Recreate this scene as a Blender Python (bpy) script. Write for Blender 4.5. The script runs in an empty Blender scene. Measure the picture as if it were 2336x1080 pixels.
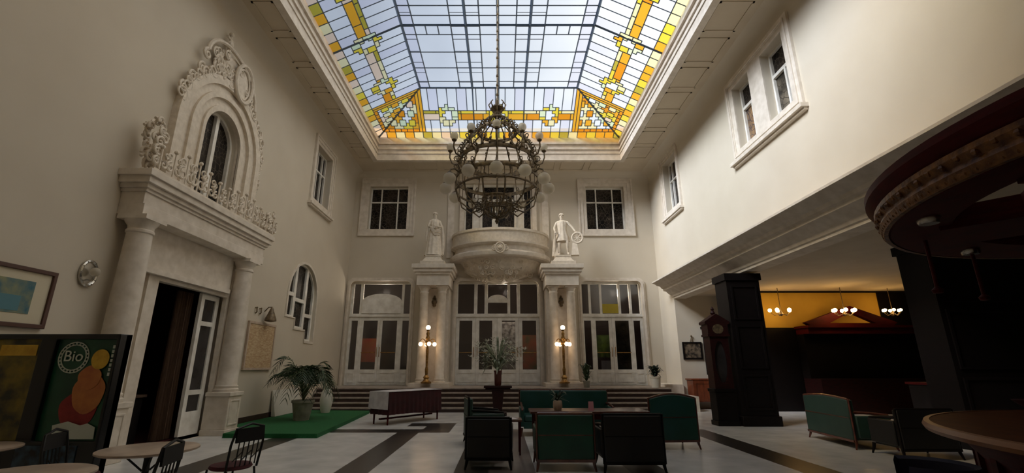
import bpy, bmesh, math, random
from mathutils import Vector, Matrix
from mathutils.geometry import delaunay_2d_cdt
C = bpy.context.scene.collection
PI = math.pi
R = math.radians
random.seed(7)

# ------------------------------------------------------------------ materials
def lin(c):
    c /= 255.0
    return c / 12.92 if c <= 0.04045 else ((c + 0.055) / 1.055) ** 2.4
def rgb(r, g, b): return (lin(r), lin(g), lin(b), 1.0)

def mat(name, col, rough=0.6, metal=0.0, noise=None, nscale=6.0, namt=0.12, bump=0.0, bscale=30.0, spec=0.5,
        emit=None, estr=0.0, coat=0.0, stretch=None):
    m = bpy.data.materials.new(name); m.use_nodes = True
    nt = m.node_tree; b = nt.nodes['Principled BSDF']
    b.inputs['Base Color'].default_value = col
    b.inputs['Roughness'].default_value = rough
    b.inputs['Metallic'].default_value = metal
    b.inputs['Specular IOR Level'].default_value = spec
    b.inputs['Coat Weight'].default_value = coat
    if emit:
        b.inputs['Emission Color'].default_value = emit
        b.inputs['Emission Strength'].default_value = estr
    tc = nt.nodes.new('ShaderNodeTexCoord')
    src = tc.outputs['Object']
    if stretch:
        mp = nt.nodes.new('ShaderNodeMapping'); mp.inputs['Scale'].default_value = stretch
        nt.links.new(src, mp.inputs['Vector']); src = mp.outputs['Vector']
    if noise is not None:
        n = nt.nodes.new('ShaderNodeTexNoise'); n.inputs['Scale'].default_value = nscale
        n.inputs['Detail'].default_value = 5
        nt.links.new(src, n.inputs['Vector'])
        r = nt.nodes.new('ShaderNodeValToRGB')
        r.color_ramp.elements[0].position = 0.5 - namt * 1.5; r.color_ramp.elements[0].color = col
        r.color_ramp.elements[1].position = 0.5 + namt * 1.5; r.color_ramp.elements[1].color = noise
        nt.links.new(n.outputs['Fac'], r.inputs['Fac'])
        nt.links.new(r.outputs['Color'], b.inputs['Base Color'])
    if bump > 0:
        n2 = nt.nodes.new('ShaderNodeTexNoise'); n2.inputs['Scale'].default_value = bscale
        n2.inputs['Detail'].default_value = 4
        nt.links.new(src, n2.inputs['Vector'])
        bp = nt.nodes.new('ShaderNodeBump'); bp.inputs['Strength'].default_value = bump
        bp.inputs['Distance'].default_value = 0.02
        nt.links.new(n2.outputs['Fac'], bp.inputs['Height'])
        nt.links.new(bp.outputs['Normal'], b.inputs['Normal'])
    return m

def clearglass(name, col, gloss=0.12, tint=1.0):
    m = bpy.data.materials.new(name); m.use_nodes = True
    nt = m.node_tree; nt.nodes.clear()
    out = nt.nodes.new('ShaderNodeOutputMaterial')
    t = nt.nodes.new('ShaderNodeBsdfTransparent'); t.inputs['Color'].default_value = col
    g = nt.nodes.new('ShaderNodeBsdfGlossy'); g.inputs['Roughness'].default_value = 0.12
    mx = nt.nodes.new('ShaderNodeMixShader'); mx.inputs['Fac'].default_value = gloss
    nt.links.new(t.outputs[0], mx.inputs[1]); nt.links.new(g.outputs[0], mx.inputs[2])
    nt.links.new(mx.outputs[0], out.inputs['Surface'])
    return m

M = {}
M['plaster'] = mat('plaster', rgb(206, 196, 178), 0.85, noise=rgb(197, 186, 167), nscale=0.9, namt=0.2, bump=0.03, bscale=60)
M['plaster_ceiling'] = mat('plaster_ceiling', rgb(205, 192, 170), 0.9, noise=rgb(190, 176, 154), nscale=1.5, namt=0.2)
M['darkframe'] = mat('dark_brown_frame', rgb(76, 46, 36), 0.4)
M['stucco'] = mat('white_stucco', rgb(224, 213, 196), 0.7, noise=rgb(206, 194, 176), nscale=9, bump=0.12, bscale=25)
M['stone'] = mat('pale_stone', rgb(222, 212, 198), 0.65, noise=rgb(203, 192, 176), nscale=5, bump=0.05, bscale=40)
M['white'] = mat('white_paint', rgb(240, 237, 229), 0.45, noise=rgb(214, 209, 198), nscale=4)
M['marble'] = mat('white_marble', rgb(226, 225, 222), 0.25, noise=rgb(198, 197, 195), nscale=2.2, namt=0.16, spec=0.5)
M['darkmarble'] = mat('dark_marble', rgb(62, 58, 55), 0.28, noise=rgb(38, 35, 34), nscale=7, namt=0.2)
M['pinkmarble'] = mat('pink_marble', rgb(120, 108, 104), 0.3, noise=rgb(96, 86, 84), nscale=4, namt=0.2)
M['redstone'] = mat('red_brown_stone', rgb(74, 40, 36), 0.4, noise=rgb(52, 28, 26), nscale=8, namt=0.2)
M['tread'] = mat('grey_step_stone', rgb(172, 160, 148), 0.45, noise=rgb(140, 128, 118), nscale=5)
M['riser'] = mat('dark_riser_stone', rgb(66, 46, 40), 0.5, noise=rgb(48, 32, 28), nscale=7)
M['bronze'] = mat('antique_bronze', rgb(126, 108, 80), 0.45, 0.35, noise=rgb(72, 60, 44), nscale=14)
M['gilt'] = mat('gilt_bronze', rgb(170, 132, 74), 0.35, 0.8, noise=rgb(110, 80, 40), nscale=16)
M['silver'] = mat('silver_metal', rgb(190, 186, 178), 0.25, 0.9)
M['iron'] = mat('black_iron', rgb(22, 22, 24), 0.45, 0.3)
M['lead'] = mat('lead_bars', rgb(96, 108, 122), 0.6, 0.2)
M['rib'] = mat('steel_rib', rgb(92, 110, 132), 0.6, 0.2)
M['mahogany'] = mat('dark_mahogany', rgb(78, 11, 12), 0.6, spec=0.12, noise=rgb(52, 8, 9), nscale=5, namt=0.2, stretch=(1, 1, 6))
M['clockwood'] = mat('dark_clock_wood', rgb(46, 13, 12), 0.5, spec=0.25, noise=rgb(26, 9, 8), nscale=6, stretch=(1, 1, 6))
M['blackwood'] = mat('black_stained_wood', rgb(16, 9, 8), 0.55, spec=0.2, noise=rgb(9, 6, 5), nscale=5, stretch=(1, 1, 5))
M['cherry'] = mat('cherry_wood', rgb(122, 62, 34), 0.35, noise=rgb(92, 42, 22), nscale=4, stretch=(3, 1, 1))
M['railwood'] = mat('chair_rail_wood', rgb(104, 58, 46), 0.3, noise=rgb(66, 32, 26), nscale=9, coat=0.4)
M['countertop'] = mat('amber_wood_counter', rgb(86, 42, 9), 0.55, spec=0.1, noise=rgb(66, 29, 6), nscale=2.5, coat=0.1, stretch=(4, 1, 1))
M['edgetrim'] = mat('pale_wood_edge', rgb(128, 84, 52), 0.4)
M['goldcarve'] = mat('gilded_carving', rgb(128, 84, 36), 0.45, 0.3, noise=rgb(66, 32, 14), nscale=14, bump=0.5, bscale=22)
M['green'] = mat('green_leather', rgb(16, 74, 56), 0.38, noise=rgb(12, 58, 46), nscale=3, bump=0.08, bscale=50)
M['teal'] = mat('blue_green_leather', rgb(34, 78, 76), 0.35, noise=rgb(24, 66, 54), nscale=1.6, bump=0.08, bscale=50)
M['greygreen'] = mat('grey_green_leather', rgb(46, 70, 63), 0.4, noise=rgb(36, 58, 53), nscale=2)
M['black'] = mat('black_leather', rgb(17, 16, 17), 0.45, noise=rgb(12, 11, 12), nscale=5)
M['wine'] = mat('wine_fabric', rgb(78, 14, 24), 0.8, noise=rgb(52, 9, 17), nscale=12)
M['burgundy'] = mat('burgundy_cloth', rgb(60, 12, 18), 0.9, noise=rgb(40, 8, 12), nscale=5)
M['cloth'] = mat('white_cloth', rgb(214, 210, 212), 0.85, noise=rgb(190, 186, 190), nscale=5)
M['navy'] = mat('navy_fabric', rgb(22, 22, 44), 0.8)
M['carpet'] = mat('green_carpet', rgb(24, 104, 52), 0.95, noise=rgb(16, 80, 40), nscale=60, bump=0.3, bscale=150)
M['leaf'] = mat('palm_leaf', rgb(58, 76, 46), 0.5, noise=rgb(36, 52, 30), nscale=4)
M['leafpale'] = mat('pale_leaf', rgb(176, 184, 164), 0.5, noise=rgb(92, 108, 80), nscale=7)
M['petal'] = mat('white_petal', rgb(224, 222, 210), 0.6)
M['leafdark'] = mat('dark_leaf', rgb(26, 44, 26), 0.45, noise=rgb(16, 30, 18), nscale=5)
M['stem'] = mat('green_stem', rgb(74, 82, 48), 0.6)
M['potwhite'] = mat('glazed_white_pot', rgb(206, 202, 190), 0.3)
M['potstone'] = mat('grey_stone_pot', rgb(150, 146, 132), 0.6, noise=rgb(120, 118, 104), nscale=6)
M['potdark'] = mat('dark_clay_pot', rgb(84, 34, 24), 0.5)
M['soil'] = mat('soil', rgb(42, 32, 24), 0.95)
M['tabletop'] = mat('cream_marble_top', rgb(196, 176, 156), 0.3, noise=rgb(170, 150, 132), nscale=6)
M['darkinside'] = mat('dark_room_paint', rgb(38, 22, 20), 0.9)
M['redinside'] = mat('dark_red_paint', rgb(70, 14, 16), 0.9)
M['curtain'] = mat('brown_curtain', rgb(84, 62, 44), 0.95, noise=rgb(60, 42, 30), nscale=8, stretch=(6, 6, 0.6))
M['yellowwall'] = mat('yellow_paint', rgb(204, 164, 62), 0.8, noise=rgb(194, 152, 54), nscale=1.5)
M['ochre'] = mat('ochre_paint', rgb(150, 132, 92), 0.85)
M['frosted'] = None
M['globelit'] = mat('lit_globe', rgb(255, 240, 215), 0.4, emit=rgb(255, 214, 168), estr=7.0)
M['bulblit'] = mat('lit_bulb', rgb(255, 230, 180), 0.4, emit=rgb(255, 206, 130), estr=26.0)
M['gold'] = mat('brass', rgb(168, 128, 60), 0.3, 0.9)
M['picmat'] = mat('cream_mount', rgb(206, 196, 170), 0.9)
M['frosted'] = bpy.data.materials.new('frosted_glass')
def _frost():
    m = M['frosted']; m.use_nodes = True; nt = m.node_tree; nt.nodes.clear()
    out = nt.nodes.new('ShaderNodeOutputMaterial')
    t = nt.nodes.new('ShaderNodeBsdfTransparent'); t.inputs['Color'].default_value = (0.95, 0.93, 0.88, 1)
    p = nt.nodes.new('ShaderNodeBsdfPrincipled'); p.inputs['Base Color'].default_value = rgb(214, 206, 190); p.inputs['Roughness'].default_value = 0.3
    tr = nt.nodes.new('ShaderNodeBsdfTranslucent'); tr.inputs['Color'].default_value = rgb(230, 222, 204)
    m1 = nt.nodes.new('ShaderNodeMixShader'); m1.inputs['Fac'].default_value = 0.45
    m2 = nt.nodes.new('ShaderNodeMixShader'); m2.inputs['Fac'].default_value = 0.28
    nt.links.new(p.outputs[0], m1.inputs[1]); nt.links.new(tr.outputs[0], m1.inputs[2])
    nt.links.new(m1.outputs[0], m2.inputs[1]); nt.links.new(t.outputs[0], m2.inputs[2])
    nt.links.new(m2.outputs[0], out.inputs['Surface'])
_frost()
def patternglass(name, a, b, c, scale):
    m = bpy.data.materials.new(name); m.use_nodes = True
    nt = m.node_tree; p = nt.nodes['Principled BSDF']
    tc = nt.nodes.new('ShaderNodeTexCoord')
    v = nt.nodes.new('ShaderNodeTexVoronoi'); v.feature = 'DISTANCE_TO_EDGE'; v.inputs['Scale'].default_value = scale
    n = nt.nodes.new('ShaderNodeTexNoise'); n.inputs['Scale'].default_value = scale * 0.35
    nt.links.new(tc.outputs['Object'], v.inputs['Vector']); nt.links.new(tc.outputs['Object'], n.inputs['Vector'])
    r = nt.nodes.new('ShaderNodeValToRGB')
    r.color_ramp.elements[0].position = 0.38; r.color_ramp.elements[0].color = a
    r.color_ramp.elements[1].position = 0.72; r.color_ramp.elements[1].color = b
    nt.links.new(n.outputs['Fac'], r.inputs['Fac'])
    r2 = nt.nodes.new('ShaderNodeValToRGB')
    r2.color_ramp.elements[0].position = 0.02; r2.color_ramp.elements[0].color = (1, 1, 1, 1)
    r2.color_ramp.elements[1].position = 0.05; r2.color_ramp.elements[1].color = (0, 0, 0, 1)
    nt.links.new(v.outputs['Distance'], r2.inputs['Fac'])
    mx = nt.nodes.new('ShaderNodeMixRGB'); mx.inputs['Color2'].default_value = c
    nt.links.new(r2.outputs['Color'], mx.inputs['Fac']); nt.links.new(r.outputs['Color'], mx.inputs['Color1'])
    nt.links.new(mx.outputs['Color'], p.inputs['Base Color'])
    p.inputs['Roughness'].default_value = 0.4
    p.inputs['Specular IOR Level'].default_value = 0.15
    return m
M['leaded'] = patternglass('dark_leaded_glass', rgb(16, 13, 12), rgb(58, 50, 42), rgb(84, 76, 66), 7)
M['leadedgrey'] = patternglass('grey_leaded_glass', rgb(48, 44, 38), rgb(122, 112, 96), rgb(40, 34, 28), 6)
M['leadedamber'] = patternglass('amber_leaded_glass', rgb(70, 62, 60), rgb(166, 132, 92), rgb(40, 40, 60), 6)
M['doorglass'] = clearglass('dark_door_glass', (0.6, 0.6, 0.6, 1), 0.10)
M['greyglass'] = mat('grey_reflecting_glass', rgb(58, 56, 56), 0.2, noise=rgb(40, 38, 38), nscale=2)
M['plaque'] = mat('printed_plaque', rgb(206, 184, 146), 0.7, noise=rgb(168, 132, 96), nscale=9, namt=0.12, stretch=(1.2, 1.2, 7))
M['painting'] = mat('watercolour_print', rgb(150, 148, 104), 0.7, noise=rgb(60, 104, 118), nscale=4, namt=0.1)
M['darkprint'] = mat('dark_print', rgb(120, 104, 84), 0.6, noise=rgb(34, 28, 22), nscale=9, namt=0.08)

# ------------------------------------------------------------------ mesh builder
class MB:
    def __init__(s, mtx=None):
        s.v = []; s.f = []; s.m = []; s.mtx = mtx
    def add(s, vs, fs, mi=0, mtx=None):
        b = len(s.v); mt = mtx if mtx is not None else s.mtx
        if mt is not None: vs = [mt @ Vector(p) for p in vs]
        s.v.extend([tuple(p) for p in vs])
        for f in fs: s.f.append([b + i for i in f]); s.m.append(mi)
        return s
    def box(s, x0, x1, y0, y1, z0, z1, mi=0, mtx=None):
        vs = [(x0,y0,z0),(x1,y0,z0),(x1,y1,z0),(x0,y1,z0),(x0,y0,z1),(x1,y0,z1),(x1,y1,z1),(x0,y1,z1)]
        return s.add(vs, [(0,3,2,1),(4,5,6,7),(0,1,5,4),(1,2,6,5),(2,3,7,6),(3,0,4,7)], mi, mtx)
    def hexa(s, vs, mi=0):
        return s.add(vs, [(0,3,2,1),(4,5,6,7),(0,1,5,4),(1,2,6,5),(2,3,7,6),(3,0,4,7)], mi)
    def taper(s, cx, cy, z0, z1, hx0, hy0, hx1, hy1, mi=0, dx=0, dy=0):
        vs = [(cx-hx0,cy-hy0,z0),(cx+hx0,cy-hy0,z0),(cx+hx0,cy+hy0,z0),(cx-hx0,cy+hy0,z0),
              (cx+dx-hx1,cy+dy-hy1,z1),(cx+dx+hx1,cy+dy-hy1,z1),(cx+dx+hx1,cy+dy+hy1,z1),(cx+dx-hx1,cy+dy+hy1,z1)]
        return s.hexa(vs, mi)
    def lathe(s, prof, seg=24, c=(0,0,0), mi=0, a0=0.0, a1=2*PI, sx=1.0, sy=1.0, fold=0.0, nf=0):
        full = abs(a1 - a0 - 2*PI) < 1e-6
        n = seg if full else seg + 1
        vs = []
        for r, z in prof:
            for k in range(n):
                a = a0 + (a1 - a0) * k / seg
                q = r * (1 + (fold * math.cos(nf * a) if nf else 0))
                vs.append((c[0] + q*sx*math.cos(a), c[1] + q*sy*math.sin(a), c[2] + z))
        fs = []
        for i in range(len(prof) - 1):
            for k in range(seg if not full else n):
                k2 = (k + 1) % n if full else k + 1
                fs.append((i*n+k, i*n+k2, (i+1)*n+k2, (i+1)*n+k))
        if full and prof[0] != prof[-1]:
            if prof[0][0] > 1e-5: fs.append(tuple(reversed(range(n))))
            if prof[-1][0] > 1e-5: fs.append(tuple((len(prof)-1)*n + k for k in range(n)))
        return s.add(vs, fs, mi)
    def ball(s, c, r, seg=14, rings=8, mi=0, sz=1.0):
        prof = [(max(1e-4, r*math.sin(PI*i/rings)), -r*sz*math.cos(PI*i/rings)) for i in range(rings+1)]
        return s.lathe(prof, seg, c, mi)
    def tube(s, pts, r, seg=8, mi=0, closed=False):
        pts = [Vector(p) for p in pts]; n = len(pts)
        rr = r if isinstance(r, (list, tuple)) else [r]*n
        vs = []; up = None
        for i, p in enumerate(pts):
            if closed: t = pts[(i+1) % n] - pts[i-1]
            else: t = pts[min(i+1, n-1)] - pts[max(i-1, 0)]
            if t.length < 1e-9: t = Vector((0,0,1))
            t.normalize()
            if up is None:
                up = Vector((0,0,1)) if abs(t.z) < 0.9 else Vector((1,0,0))
            a = t.cross(up)
            if a.length < 1e-4: a = t.cross(Vector((0,1,0)))
            a.normalize(); b2 = a.cross(t).normalized(); up = b2
            for k in range(seg):
                an = 2*PI*k/seg
                vs.append(p + a*math.cos(an)*rr[i] + b2*math.sin(an)*rr[i])
        fs = []
        for i in range(n if closed else n-1):
            j = (i+1) % n
            for k in range(seg):
                k2 = (k+1) % seg
                fs.append((i*seg+k, j*seg+k, j*seg+k2, i*seg+k2))
        if not closed:
            fs.append(tuple(range(seg))); fs.append(tuple(reversed(range((n-1)*seg, n*seg))))
        return s.add(vs, fs, mi)
    def plate(s, outer, holes=(), y0=0.0, y1=0.1, mi=0):
        """a flat panel in the local x-z plane with holes, from y0 to y1"""
        loops = [list(outer)] + [list(h) for h in holes]
        pts = [Vector((p[0], p[1])) for l in loops for p in l]
        ed = []; o = 0
        for l in loops:
            k = len(l); ed += [(o+i, o+(i+1) % k) for i in range(k)]; o += k
        pv, _, tr, _, _, _ = delaunay_2d_cdt(pts, ed, [], 0, 1e-6)
        def inside(x, y, l):
            c = False; k = len(l)
            for i in range(k):
                xa, ya = l[i][0], l[i][1]; xb, yb = l[i-1][0], l[i-1][1]
                if (ya > y) != (yb > y) and x < (xb-xa)*(y-ya)/(yb-ya)+xa: c = not c
            return c
        tris = []
        for t in tr:
            gx = sum(pv[i].x for i in t)/3; gy = sum(pv[i].y for i in t)/3
            if inside(gx, gy, loops[0]) and not any(inside(gx, gy, h) for h in loops[1:]): tris.append(t)
        b0 = [(p.x, y0, p.y) for p in pv] + [(p.x, y1, p.y) for p in pv]; m_ = len(pv)
        fa = []
        for a, b, c in tris: fa.append((a, b, c)); fa.append((a+m_, c+m_, b+m_))
        s.add(b0, fa, mi)
        n = len(pts)
        vs = [(p.x, y0, p.y) for p in pts] + [(p.x, y1, p.y) for p in pts]
        fs = []
        o = 0
        for l in loops:
            k = len(l)
            for i in range(k):
                j = (i+1) % k
                fs.append((o+i, o+j, o+j+n, o+i+n))
            o += k
        return s.add(vs, fs, mi)
    def sweep(s, prof, y0, y1, mi=0):
        """closed profile (x,z) extruded along y"""
        return s.plate(prof, (), y0, y1, mi)
    def build(s, name, mats, parent=None, loc=(0,0,0), rz=0.0, angle=40, bevel=0.0):
        me = bpy.data.meshes.new(name)
        me.from_pydata(s.v, [], s.f)
        if not isinstance(mats, (list, tuple)): mats = [mats]
        for m in mats: me.materials.append(M[m] if isinstance(m, str) else m)
        me.polygons.foreach_set('material_index', s.m)
        bm = bmesh.new(); bm.from_mesh(me)
        bmesh.ops.remove_doubles(bm, verts=bm.verts, dist=1e-5)
        bmesh.ops.recalc_face_normals(bm, faces=bm.faces)
        bm.to_mesh(me); bm.free()
        me.polygons.foreach_set('use_smooth', [True]*len(me.polygons))
        me.set_sharp_from_angle(angle=R(angle))
        me.update()
        o = bpy.data.objects.new(name, me); C.objects.link(o)
        o.location = loc; o.rotation_euler = (0, 0, rz)
        if parent is not None: o.parent = parent
        if bevel > 0:
            b = o.modifiers.new('bevel', 'BEVEL'); b.width = bevel; b.segments = 2; b.limit_method = 'ANGLE'
        return o

def tag(o, label, cat=None, group=None, kind=None):
    o['label'] = label
    if cat: o['category'] = cat
    if group: o['group'] = group
    if kind: o['kind'] = kind
    return o
def thing(name, label, cat, loc=(0,0,0), rz=0.0, group=None, kind=None):
    o = bpy.data.objects.new(name, None); C.objects.link(o)
    o.location = loc; o.rotation_euler = (0, 0, rz); o.empty_display_size = 0.2
    return tag(o, label, cat, group, kind)
def struct(o, label, cat):
    return tag(o, label, cat, None, 'structure')
def copy_tree(o, parent=None):
    c = o.copy(); C.objects.link(c)
    if parent is not None: c.parent = parent
    for ch in list(o.children): copy_tree(ch, c)
    return c
def arc(cx, cz, r, a0, a1, n, sz=1.0):
    return [(cx + r*math.cos(R(a0 + (a1-a0)*i/n)), cz + r*sz*math.sin(R(a0 + (a1-a0)*i/n))) for i in range(n+1)]
def rect(x0, x1, z0, z1): return [(x0,z0),(x1,z0),(x1,z1),(x0,z1)]
def spiral(cx, cz, r, a0, turns, n=14, y=0.0, rmin=0.2):
    """scroll in the x-z plane"""
    out = []
    for i in range(n+1):
        t = i/n; q = r*(1 - (1-rmin)*t); a = R(a0) + turns*2*PI*t
        out.append((cx + q*math.cos(a), y, cz + q*math.sin(a)))
    return out

XL, XR, YB, ZC = -6.8, 6.85, 20.0, 10.16
LW = dict(loc=(XL, 0, 0), rz=PI/2)     # local x = world Y
RW = dict(loc=(XR, 0, 0), rz=-PI/2)    # local x = -world Y
BW = dict(loc=(0, YB, 0), rz=0.0)
# ------------------------------------------------------------------ the room shell
# floor: marble cells
def floor():
    xs = [-8, -5.0, -4.45, -2.47, -1.96, -1.25, -0.71, -0.2, 0.5, 1.9, 2.45, 4.42, 5.0, 15.2]
    ys = [-4, 2.0, 2.6, 8.3, 8.9, 11.7, 12.3, 12.9, 13.6, 20.3]
    mb = MB()
    for i in range(len(xs)-1):
        for j in range(len(ys)-1):
            x, y = (xs[i]+xs[i+1])/2, (ys[j]+ys[j+1])/2
            m = 0
            if -5.0 < x < -4.45 or -2.47 < x < -1.96 or 4.42 < x < 5.0: m = 1
            if -0.71 < x < -0.2 and y < 11.7: m = 1
            if 1.9 < x < 2.45: m = 1
            if -0.2 < x < 0.5 and y < 12.9: m = 2
            if 11.7 < y < 12.3 and -4.45 < x < -1.25: m = 1
            if 12.9 < y < 13.6 and -2.47 < x < -1.25: m = 1
            if 12.3 < y < 12.9: m = 1 if -1.96 < x < -1.25 else 0
            if y > 13.6: m = 0
            mb.add([(xs[i],ys[j],0),(xs[i+1],ys[j],0),(xs[i+1],ys[j+1],0),(xs[i],ys[j+1],0)], [(0,1,2,3)], m)
    mb.box(-8, 15.2, -4, 20.3, -0.2, -0.01, 0)
    o = mb.build('floor', ['marble', 'darkmarble', 'pinkmarble'])
    struct(o, 'white marble floor crossed by dark marble bands', 'floor')
floor()

def cove(x0, x1, **kw):
    """concave cove between wall and ceiling, in wall-local coordinates"""
    prof = [(0.0, ZC-0.42)] + [(-0.42 + 0.42*math.cos(R(a)), ZC-0.42 + 0.42*math.sin(R(a))) for a in range(0, 91, 15)]
    prof = [(0.0, ZC-0.42)] + [(-(0.42 - 0.42*math.cos(R(a))), ZC-0.42+0.42*math.sin(R(a))) for a in range(10, 91, 16)] + [(-0.42, ZC), (0.0, ZC)]
    n = len(prof); vs = []; fs = []
    for x in (x0, x1):
        for y, z in prof: vs.append((x, y, z))
    for i in range(n): j = (i+1) % n; fs.append((i, j, n+j, n+i))
    fs.append(tuple(range(n))); fs.append(tuple(reversed(range(n, 2*n))))
    mb = MB(); mb.add(vs, fs)
    return mb

# back wall
winL = (-6.12, -4.35, 7.5, 9.58); winR = (3.88, 5.65, 7.5, 9.58)
doorL = (-6.62, -3.95, 0.75, 5.12); doorC = (-1.98, 1.62, 0.75, 5.12); doorR = (3.45, 6.1, 0.75, 5.12)
cen = (-1.72, 1.38, 6.35, 9.72)
def rr(x0, x1, z0, z1, r=0.22):
    """opening with rounded top corners"""
    return [(x0,z0),(x1,z0)] + arc(x1-r, z1-r, r, 0, 90, 5) + arc(x0+r, z1-r, r, 90, 180, 5)
mb = MB()
mb.plate([(-7.2, -0.05), (7.2, -0.05), (7.2, 12.6), (-7.2, 12.6)],
         [rect(*winL), rect(*winR), rr(*doorL), rr(*doorC), rr(*doorR), rect(*cen)], 0, 0.4)
o = mb.build('wall_back', 'plaster', **BW); struct(o, 'cream back wall above the steps with three glazed doorways', 'wall')
o = cove(XL, XR).build('trim_1', 'plaster', **BW); struct(o, 'cove moulding along the top of the back wall', 'moulding')

# left wall: portal door, arch window above, small window, stepped arch window
pdoor = (8.9, 11.35, 0.0, 3.2)
aw_c, aw_r, aw_s = 10.02, 0.70, 6.72
archwin = [(aw_c-aw_r, 5.0), (aw_c+aw_r, 5.0)] + arc(aw_c, aw_s, aw_r, 0, 180, 16)
slw = (15.5, 16.95, 7.35, 9.45)
# stepped arch: three lights that step down with the stairs
sc_, sr_ = 15.72, 1.12
def archtop(x): return 3.79 + math.sqrt(max(0.0, sr_**2 - (x-sc_)**2))
stepwin = [(14.6, 3.05), (15.25, 3.05), (15.25, 2.72), (16.1, 2.72), (16.1, 2.35), (16.84, 2.35)] + arc(sc_, 3.79, sr_, 0, 180, 20)
mb = MB()
mb.plate([(-4.4, -0.05), (YB, -0.05), (YB, 12.6), (-4.4, 12.6)], [rect(*pdoor), archwin, rect(*slw), stepwin], 0, 0.4)
o = mb.build('wall_left', 'plaster', **LW); struct(o, 'tall cream left wall with ornate portal', 'wall')
o = cove(-4.0, YB).build('trim_2', 'plaster', **LW); struct(o, 'cove moulding along the top of the left wall', 'moulding')

# right wall (local x = -Y)
bw1 = (-11.98, -11.08, 7.5, 9.42); bw2 = (-10.45, -9.5, 7.5, 9.42)
srw = (-18.05, -16.7, 7.6, 9.72)
mb = MB()
mb.plate([(-YB, -0.05), (-18.3, -0.05), (-18.3, 4.2), (4.0, 4.2), (4.0, 12.6), (-YB, 12.6)],
         [rect(*bw1), rect(*bw2), rect(*srw)], 0, 0.4)
o = mb.build('wall_right', 'plaster', **RW); struct(o, 'bright cream upper right wall over the open aisle', 'wall')
o = cove(-YB, 4.0).build('trim_3', 'plaster', **RW); struct(o, 'cove moulding along the top of the right wall', 'moulding')
mb = MB(); mb.box(-7.2, 15.6, -4.4, -4.0, 0, 12.6)
o = mb.build('wall_front', 'plaster'); struct(o, 'cream wall at the near end of the hall', 'wall')

# ceiling with the skylight well
SX0, SX1, SY0, SY1 = -5.42, 5.15, 2.7, 18.3
mb = MB()
mb.box(XL-0.4, SX0-0.1, -4.4, YB+0.4, ZC, ZC+0.3); mb.box(SX1+0.1, XR+0.4, -4.4, YB+0.4, ZC, ZC+0.3)
mb.box(SX0-0.1, SX1+0.1, SY1+0.1, YB+0.4, ZC, ZC+0.3); mb.box(SX0-0.1, SX1+0.1, -4.4, SY0-0.1, ZC, ZC+0.3)
# coffer panels between shallow ribs
def coffer(x0, x1, y0, y1):
    mb.box(x0, x1, y0, y0+0.05, ZC-0.022, ZC+0.01); mb.box(x0, x1, y1-0.05, y1, ZC-0.022, ZC+0.01)
    mb.box(x0, x0+0.05, y0, y1, ZC-0.022, ZC+0.01); mb.box(x1-0.05, x1, y0, y1, ZC-0.022, ZC+0.01)
y = SY0
while y < SY1 - 0.5:
    coffer(XL+0.62, SX0-0.22, y+0.12, y+1.18); coffer(SX1+0.22, XR-0.62, y+0.12, y+1.18); y += 1.3
x = SX0
while x < SX1 - 0.5:
    coffer(x+0.12, x+1.2, SY1+0.22, YB-0.62); x += 1.32
o = mb.build('ceiling', 'plaster_ceiling'); struct(o, 'cream coffered ceiling border around the stained glass skylight', 'ceiling')
# well lining with a stepped moulding
mb = MB()
zt = 11.22
t = 0.2
mb.box(SX0-t, SX0, SY0-t, SY1+t, ZC-0.04, zt); mb.box(SX1, SX1+t, SY0-t, SY1+t, ZC-0.04, zt)
mb.box(SX0, SX1, SY1, SY1+t, ZC-0.04, zt); mb.box(SX0, SX1, SY0-t, SY0, ZC-0.04, zt)
for k, (zz, w) in enumerate(((ZC+0.25, 0.03), (ZC+0.45, 0.05), (ZC+0.7, 0.07))):
    mb.box(SX0, SX0+w, SY0, SY1, zz, zz+0.07); mb.box(SX1-w, SX1, SY0, SY1, zz, zz+0.07)
    mb.box(SX0+w, SX1-w, SY1-w, SY1, zz, zz+0.07); mb.box(SX0+w, SX1-w, SY0, SY0+w, zz, zz+0.07)
o = mb.build('trim_4', 'stone'); struct(o, 'pale moulded lining of the skylight well', 'moulding')

# beam and cornice over the open aisle (profile is x,z ; swept along y)
mb = MB()
prof = [(7.32, 4.9), (6.84, 4.9), (6.14, 4.82), (6.06, 4.78), (6.06, 4.73), (6.17, 4.70), (6.24, 4.64), (6.38, 4.60), (6.42, 4.53),
        (6.49, 4.50), (6.49, 4.43), (6.60, 4.40), (6.70, 4.30), (6.78, 4.26), (6.82, 4.18), (6.86, 4.16), (6.86, 4.10), (7.32, 4.10)]
mb.sweep(prof, -4.0, 18.42)
o = mb.build('trim_5', 'stone', angle=30); struct(o, 'long pale moulded cornice under the right wall', 'cornice')
mb = MB(); mb.box(6.9, 15.2, -4.0, 18.7, 4.2, 4.4)
o = mb.build('ceiling_aisle', 'plaster_ceiling'); struct(o, 'low grey ceiling of the side aisle', 'ceiling')
# aisle end walls
mb = MB(); mb.box(7.25, 9.2, 18.3, 18.7, 0, 4.2)
o = mb.build('wall_end', 'plaster'); struct(o, 'pale end wall of the side aisle behind the small picture', 'wall')
mb = MB(); mb.box(9.2, 13.9, 17.05, 17.4, 2.86, 4.2, 0); mb.box(13.9, 15.2, 17.0, 17.4, 2.86, 4.2, 1); mb.box(9.2, 15.2, 17.0, 17.4, 0, 2.86, 1); mb.box(9.2, 15.2, 16.96, 17.1, 4.14, 4.2, 1)
mb.box(9.0, 9.2, 17.0, 18.3, 0, 4.2, 1)
o = mb.build('wall_bar', ['yellowwall', 'blackwood']); struct(o, 'yellow lit wall above dark bar panelling', 'wall')
mb = MB(); mb.box(15.2, 15.5, -4.0, 17.4, 0, 4.4)
for k in range(14): mb.box(15.1, 15.2, -3.8+k*1.5, -2.6+k*1.5, 0.3, 3.8)
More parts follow.
